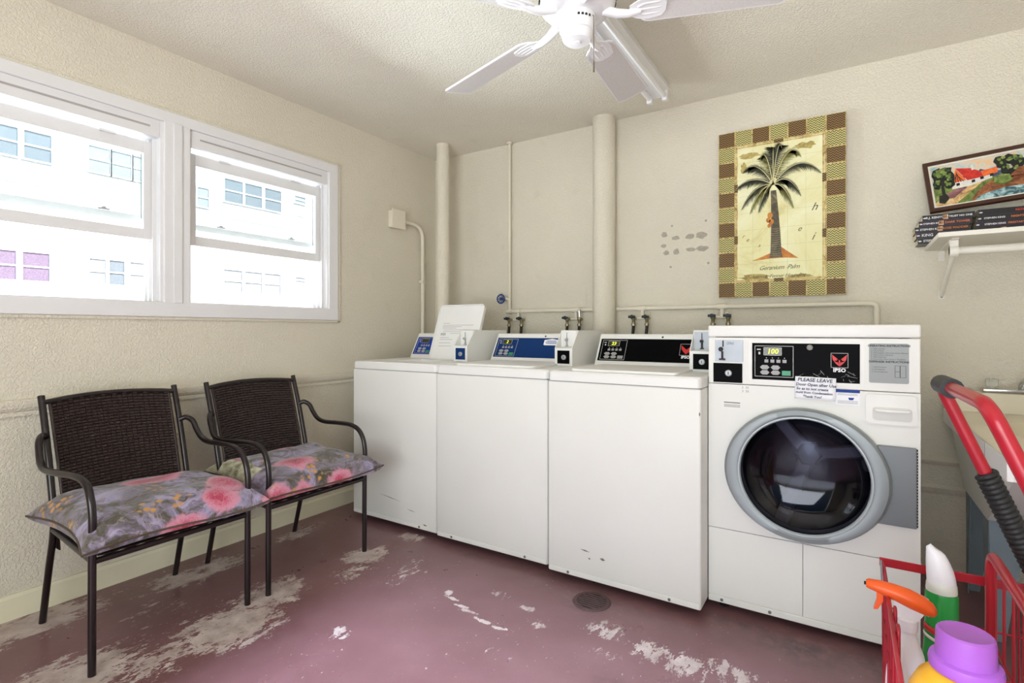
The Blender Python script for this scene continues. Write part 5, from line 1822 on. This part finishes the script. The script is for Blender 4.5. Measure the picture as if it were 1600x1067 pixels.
# looped hooks at the end of the small basket
for y in (1.28, 1.36):
    wire('wire', fillet([(.084, y - .012, .22), (.084, y - .012, .52), (.084, y + .012, .52), (.084, y + .012, .22)], .012, 5), .0030)
M_bare = pbr('bare_wire_end', (150, 148, 146), 0.4, metal=0.7)
B().tube([(.0735, CY1 - .07, .47), (.070, CY1 - .075, .53)], .0026, 6).build('bare_wire', M_bare, ct)
for k in range(1, 12):
    x = .077 + .595 * k / 12
    wire('wire', [(x, CY0, bz), (x, CY1, bz)])
# wheels and axle
M_tyre = pbr('black_tyre', (30, 30, 32), 0.7)
B().tube([(.60, CY0 - .01, .085), (.60, CY1 + .01, .085)], .005, 8).build('axle', M_redm, ct, smooth=50)
for y in (CY0 - .004, CY1 + .004):
    wl_ = B().tube([(.60 + .075 * cos(2 * pi * k / 28), y, .085 + .075 * sin(2 * pi * k / 28)) for k in range(28)], .009, 8, closed=True).build('tyre', M_tyre, ct, smooth=60)
    for k in range(6):
        a = pi * k / 3
        B().tube([(.60, y, .085), (.60 + .070 * cos(a), y, .085 + .070 * sin(a))], .0025, 6).build('spoke', M_wire, wl_)
    B().tube([(.60, y, .085), (.56, y - (.004 if y > 1.4 else -.004), bz)], .005, 8).build('wheel_strut', M_redm, ct, smooth=50)
for y in (CY0 + .02, CY1 - .055):
    B().tube([(.278, y, .10), (.278, y, .0)], .0095, 10).build('foot_leg', M_redm, ct, smooth=50)

# ------------------------------------------------------------------ bottles in the cart
M_wplast = pbr('white_plastic', (232, 232, 238), 0.35, spec=0.4)
M_orange = pbr('orange_trigger', (240, 96, 34), 0.35, spec=0.4)
M_gbot = pbr('green_bottle', (24, 150, 62), 0.3, spec=0.5)
M_yel = pbr('golden_yellow_jug', (240, 178, 46), 0.35, spec=0.4)
M_pur = pbr('lilac_cap', (178, 104, 208), 0.35, spec=0.4)
M_capgrey = pbr('translucent_collar', (214, 218, 210), 0.3)
zf = bz + .004
# white spray bottle with orange trigger
SXc, SYc = .112, 1.462
sb = thing('spray_bottle', 'white spray bottle with orange trigger head in the red cart', 'spray bottle', (SXc, SYc, zf), radians(180))
b_ = B()
b_.lathe([(.036, 0), (.040, .006), (.041, .12), (.038, .17), (.030, .215), (.020, .245), (.0165, .258), (.0165, .268)], (0, 0, 0), 'Z', 28, sx=1.0, sy=.75)
b_.build('bottle_body', M_wplast, sb, smooth=50, local=True)
B().lathe([(.019, .266), (.020, .270), (.020, .290), (.016, .294)], (0, 0, 0), 'Z', 24).build('collar', M_wplast, sb, smooth=40, local=True)
# trigger head: a long duck-bill cover, nozzle forward (local +x)
rings = []
for (x, zc_, hw, hh) in ((-.052, .318, .004, .006), (-.046, .320, .014, .014), (-.030, .326, .019, .020), (-.005, .334, .020, .021), (.025, .342, .018, .018), (.050, .347, .015, .014), (.070, .349, .012, .011), (.076, .349, .009, .008)):
    rings.append([(x, hw * cos(2 * pi * k / 18), zc_ + hh * sin(2 * pi * k / 18)) for k in range(18)])
g = B()
V = g.grid(rings, closed_u=True)
g.bm.faces.new(V[0][::-1])
g.bm.faces.new(V[-1])
g.build('spray_head', M_orange, sb, smooth=60, local=True)
B().prism([(-.018, .292), (.020, .292), (.026, .336), (-.034, .318)], lambda a, b_, c: (a, -.011 + c, b_), .022).build('pump_body', M_wplast, sb, local=True)
B().prism([(.044, .340), (.056, .342), (.056, .316), (.062, .296), (.054, .298), (.044, .318)], lambda a, b_, c: (a, -.007 + c, b_), .014).build('trigger', M_orange, sb, local=True)
B().lathe([(.004, 0), (.004, .004)], (0, 0, 0), 'Z', 8, M=Matrix.Translation((.076, 0, .349)) @ Matrix.Rotation(radians(90), 4, 'Y')).build('nozzle_tip', M_dark, sb, local=True)
# green bottle with white duck-neck cap
GX, GY = .186, 1.585
gb = thing('cleaner_bottle', 'green cleaner bottle with tall white curved cap in the red cart', 'bottle', (GX, GY, zf))
B().lathe([(.034, 0), (.038, .006), (.039, .10), (.038, .16), (.035, .20), (.0335, .25), (.033, .312), (.030, .318)], (0, 0, 0), 'Z', 28, sx=.95, sy=.8).build('bottle_body', M_gbot, gb, smooth=50, local=True)
B().lathe([(.031, .318), (.0315, .322), (.0305, .336), (.028, .340)], (0, 0, 0), 'Z', 28, sx=.95, sy=.85).build('collar', M_capgrey, gb, smooth=40, local=True)
rings = []
for k in range(11):
    v = k / 10
    zc_ = .340 + .082 * v
    hw = .0275 * (1 - .55 * v ** 2.0) if v < 1 else .004
    rings.append([(-.006 * v - .010 * v * v + hw * cos(2 * pi * q / 24), hw * .85 * sin(2 * pi * q / 24), zc_ + (0 if v < .9 else .004 * cos(2 * pi * q / 24 + pi))) for q in range(24)])
g = B()
V = g.grid(rings, closed_u=True)
g.bm.faces.new(V[0][::-1])
g.bm.faces.new(V[-1])
g.build('cap', M_wplast, gb, smooth=70, local=True)
M_lab = pbr('white_label', (238, 238, 236), 0.5)
M_labr = pbr('red_label_print', (196, 40, 44), 0.5)
def wrap(name, mat, parent, a0, a1, z0, z1, r, tilt=0.0):
    n = 10
    rows = []
    for i in range(2):
        rows.append([((r * .95) * cos(radians(a0 + (a1 - a0) * k / n)), r * .8 * sin(radians(a0 + (a1 - a0) * k / n)), (z0, z1)[i] + tilt * k / n) for k in range(n + 1)])
    g = B()
    g.grid(rows)
    o = g.build(name, mat, parent, smooth=60, local=True)
    sm = o.modifiers.new('thickness', 'SOLIDIFY')
    sm.thickness = .0004
    return o
wrap('label_band', M_labr, gb, -170, -60, .228, .243, .0362, -.012)
wrap('label_patch', M_lab, gb, -175, -140, .258, .300, .0345)
wrap('label_patch', M_lab, gb, -170, -80, .214, .222, .0370, -.012)
lettering('label_lettering', [('LA', -.010, .012, .016), ('BEST', -.016, -.004, .014)], M_labr, gb, Matrix.Translation((GX, GY, zf)) @ frame3((-.0285, -.0165, .280), Vector((.45, -.9, 0)), (0, 0, 1)), bold=.0004)
# yellow detergent jug with lilac cap
JX, JY = .1757, 1.215
jg = thing('detergent_jug', 'yellow detergent jug with lilac screw cap in the red cart', 'jug', (JX, JY, zf), radians(18))
b_ = B()
b_.lathe([(.068, 0), (.075, .008), (.077, .05), (.077, .248), (.074, .283), (.062, .310), (.048, .324), (.042, .328)], (0, 0, 0), 'Z', 40, sx=1.12, sy=.92)
b_.build('jug_body', M_yel, jg, smooth=60, local=True)
hd = catmull([(-.05, 0, .313), (-.088, 0, .205), (-.108, 0, .165), (-.104, 0, .11), (-.080, 0, .075)], 5)
cr = B().lathe([(.048, .327), (.052, .330), (.053, .340), (.051, .348), (.044, .351)], (0, 0, 0), 'Z', 44).build('cap_collar', M_pur, jg, smooth=40, local=True)
cp_ = B()
rings = []
for (r, z) in ((.0425, .350), (.0415, .388), (.0405, .395), (.037, .398)):
    rings.append([((r + (.0007 if k % 2 else 0)) * cos(2 * pi * k / 56), (r + (.0007 if k % 2 else 0)) * sin(2 * pi * k / 56), z) for k in range(56)])
V = cp_.grid(rings, closed_u=True)
cp_.bm.faces.new(V[0][::-1])
rin = [cp_.bm.verts.new((.034 * cos(2 * pi * k / 56), .034 * sin(2 * pi * k / 56), .3965)) for k in range(56)]
for k in range(56):
    cp_.bm.faces.new((V[-1][k], V[-1][(k + 1) % 56], rin[(k + 1) % 56], rin[k]))
cp_.bm.faces.new(rin)
cp_.build('cap', M_pur, jg, smooth=35, local=True)
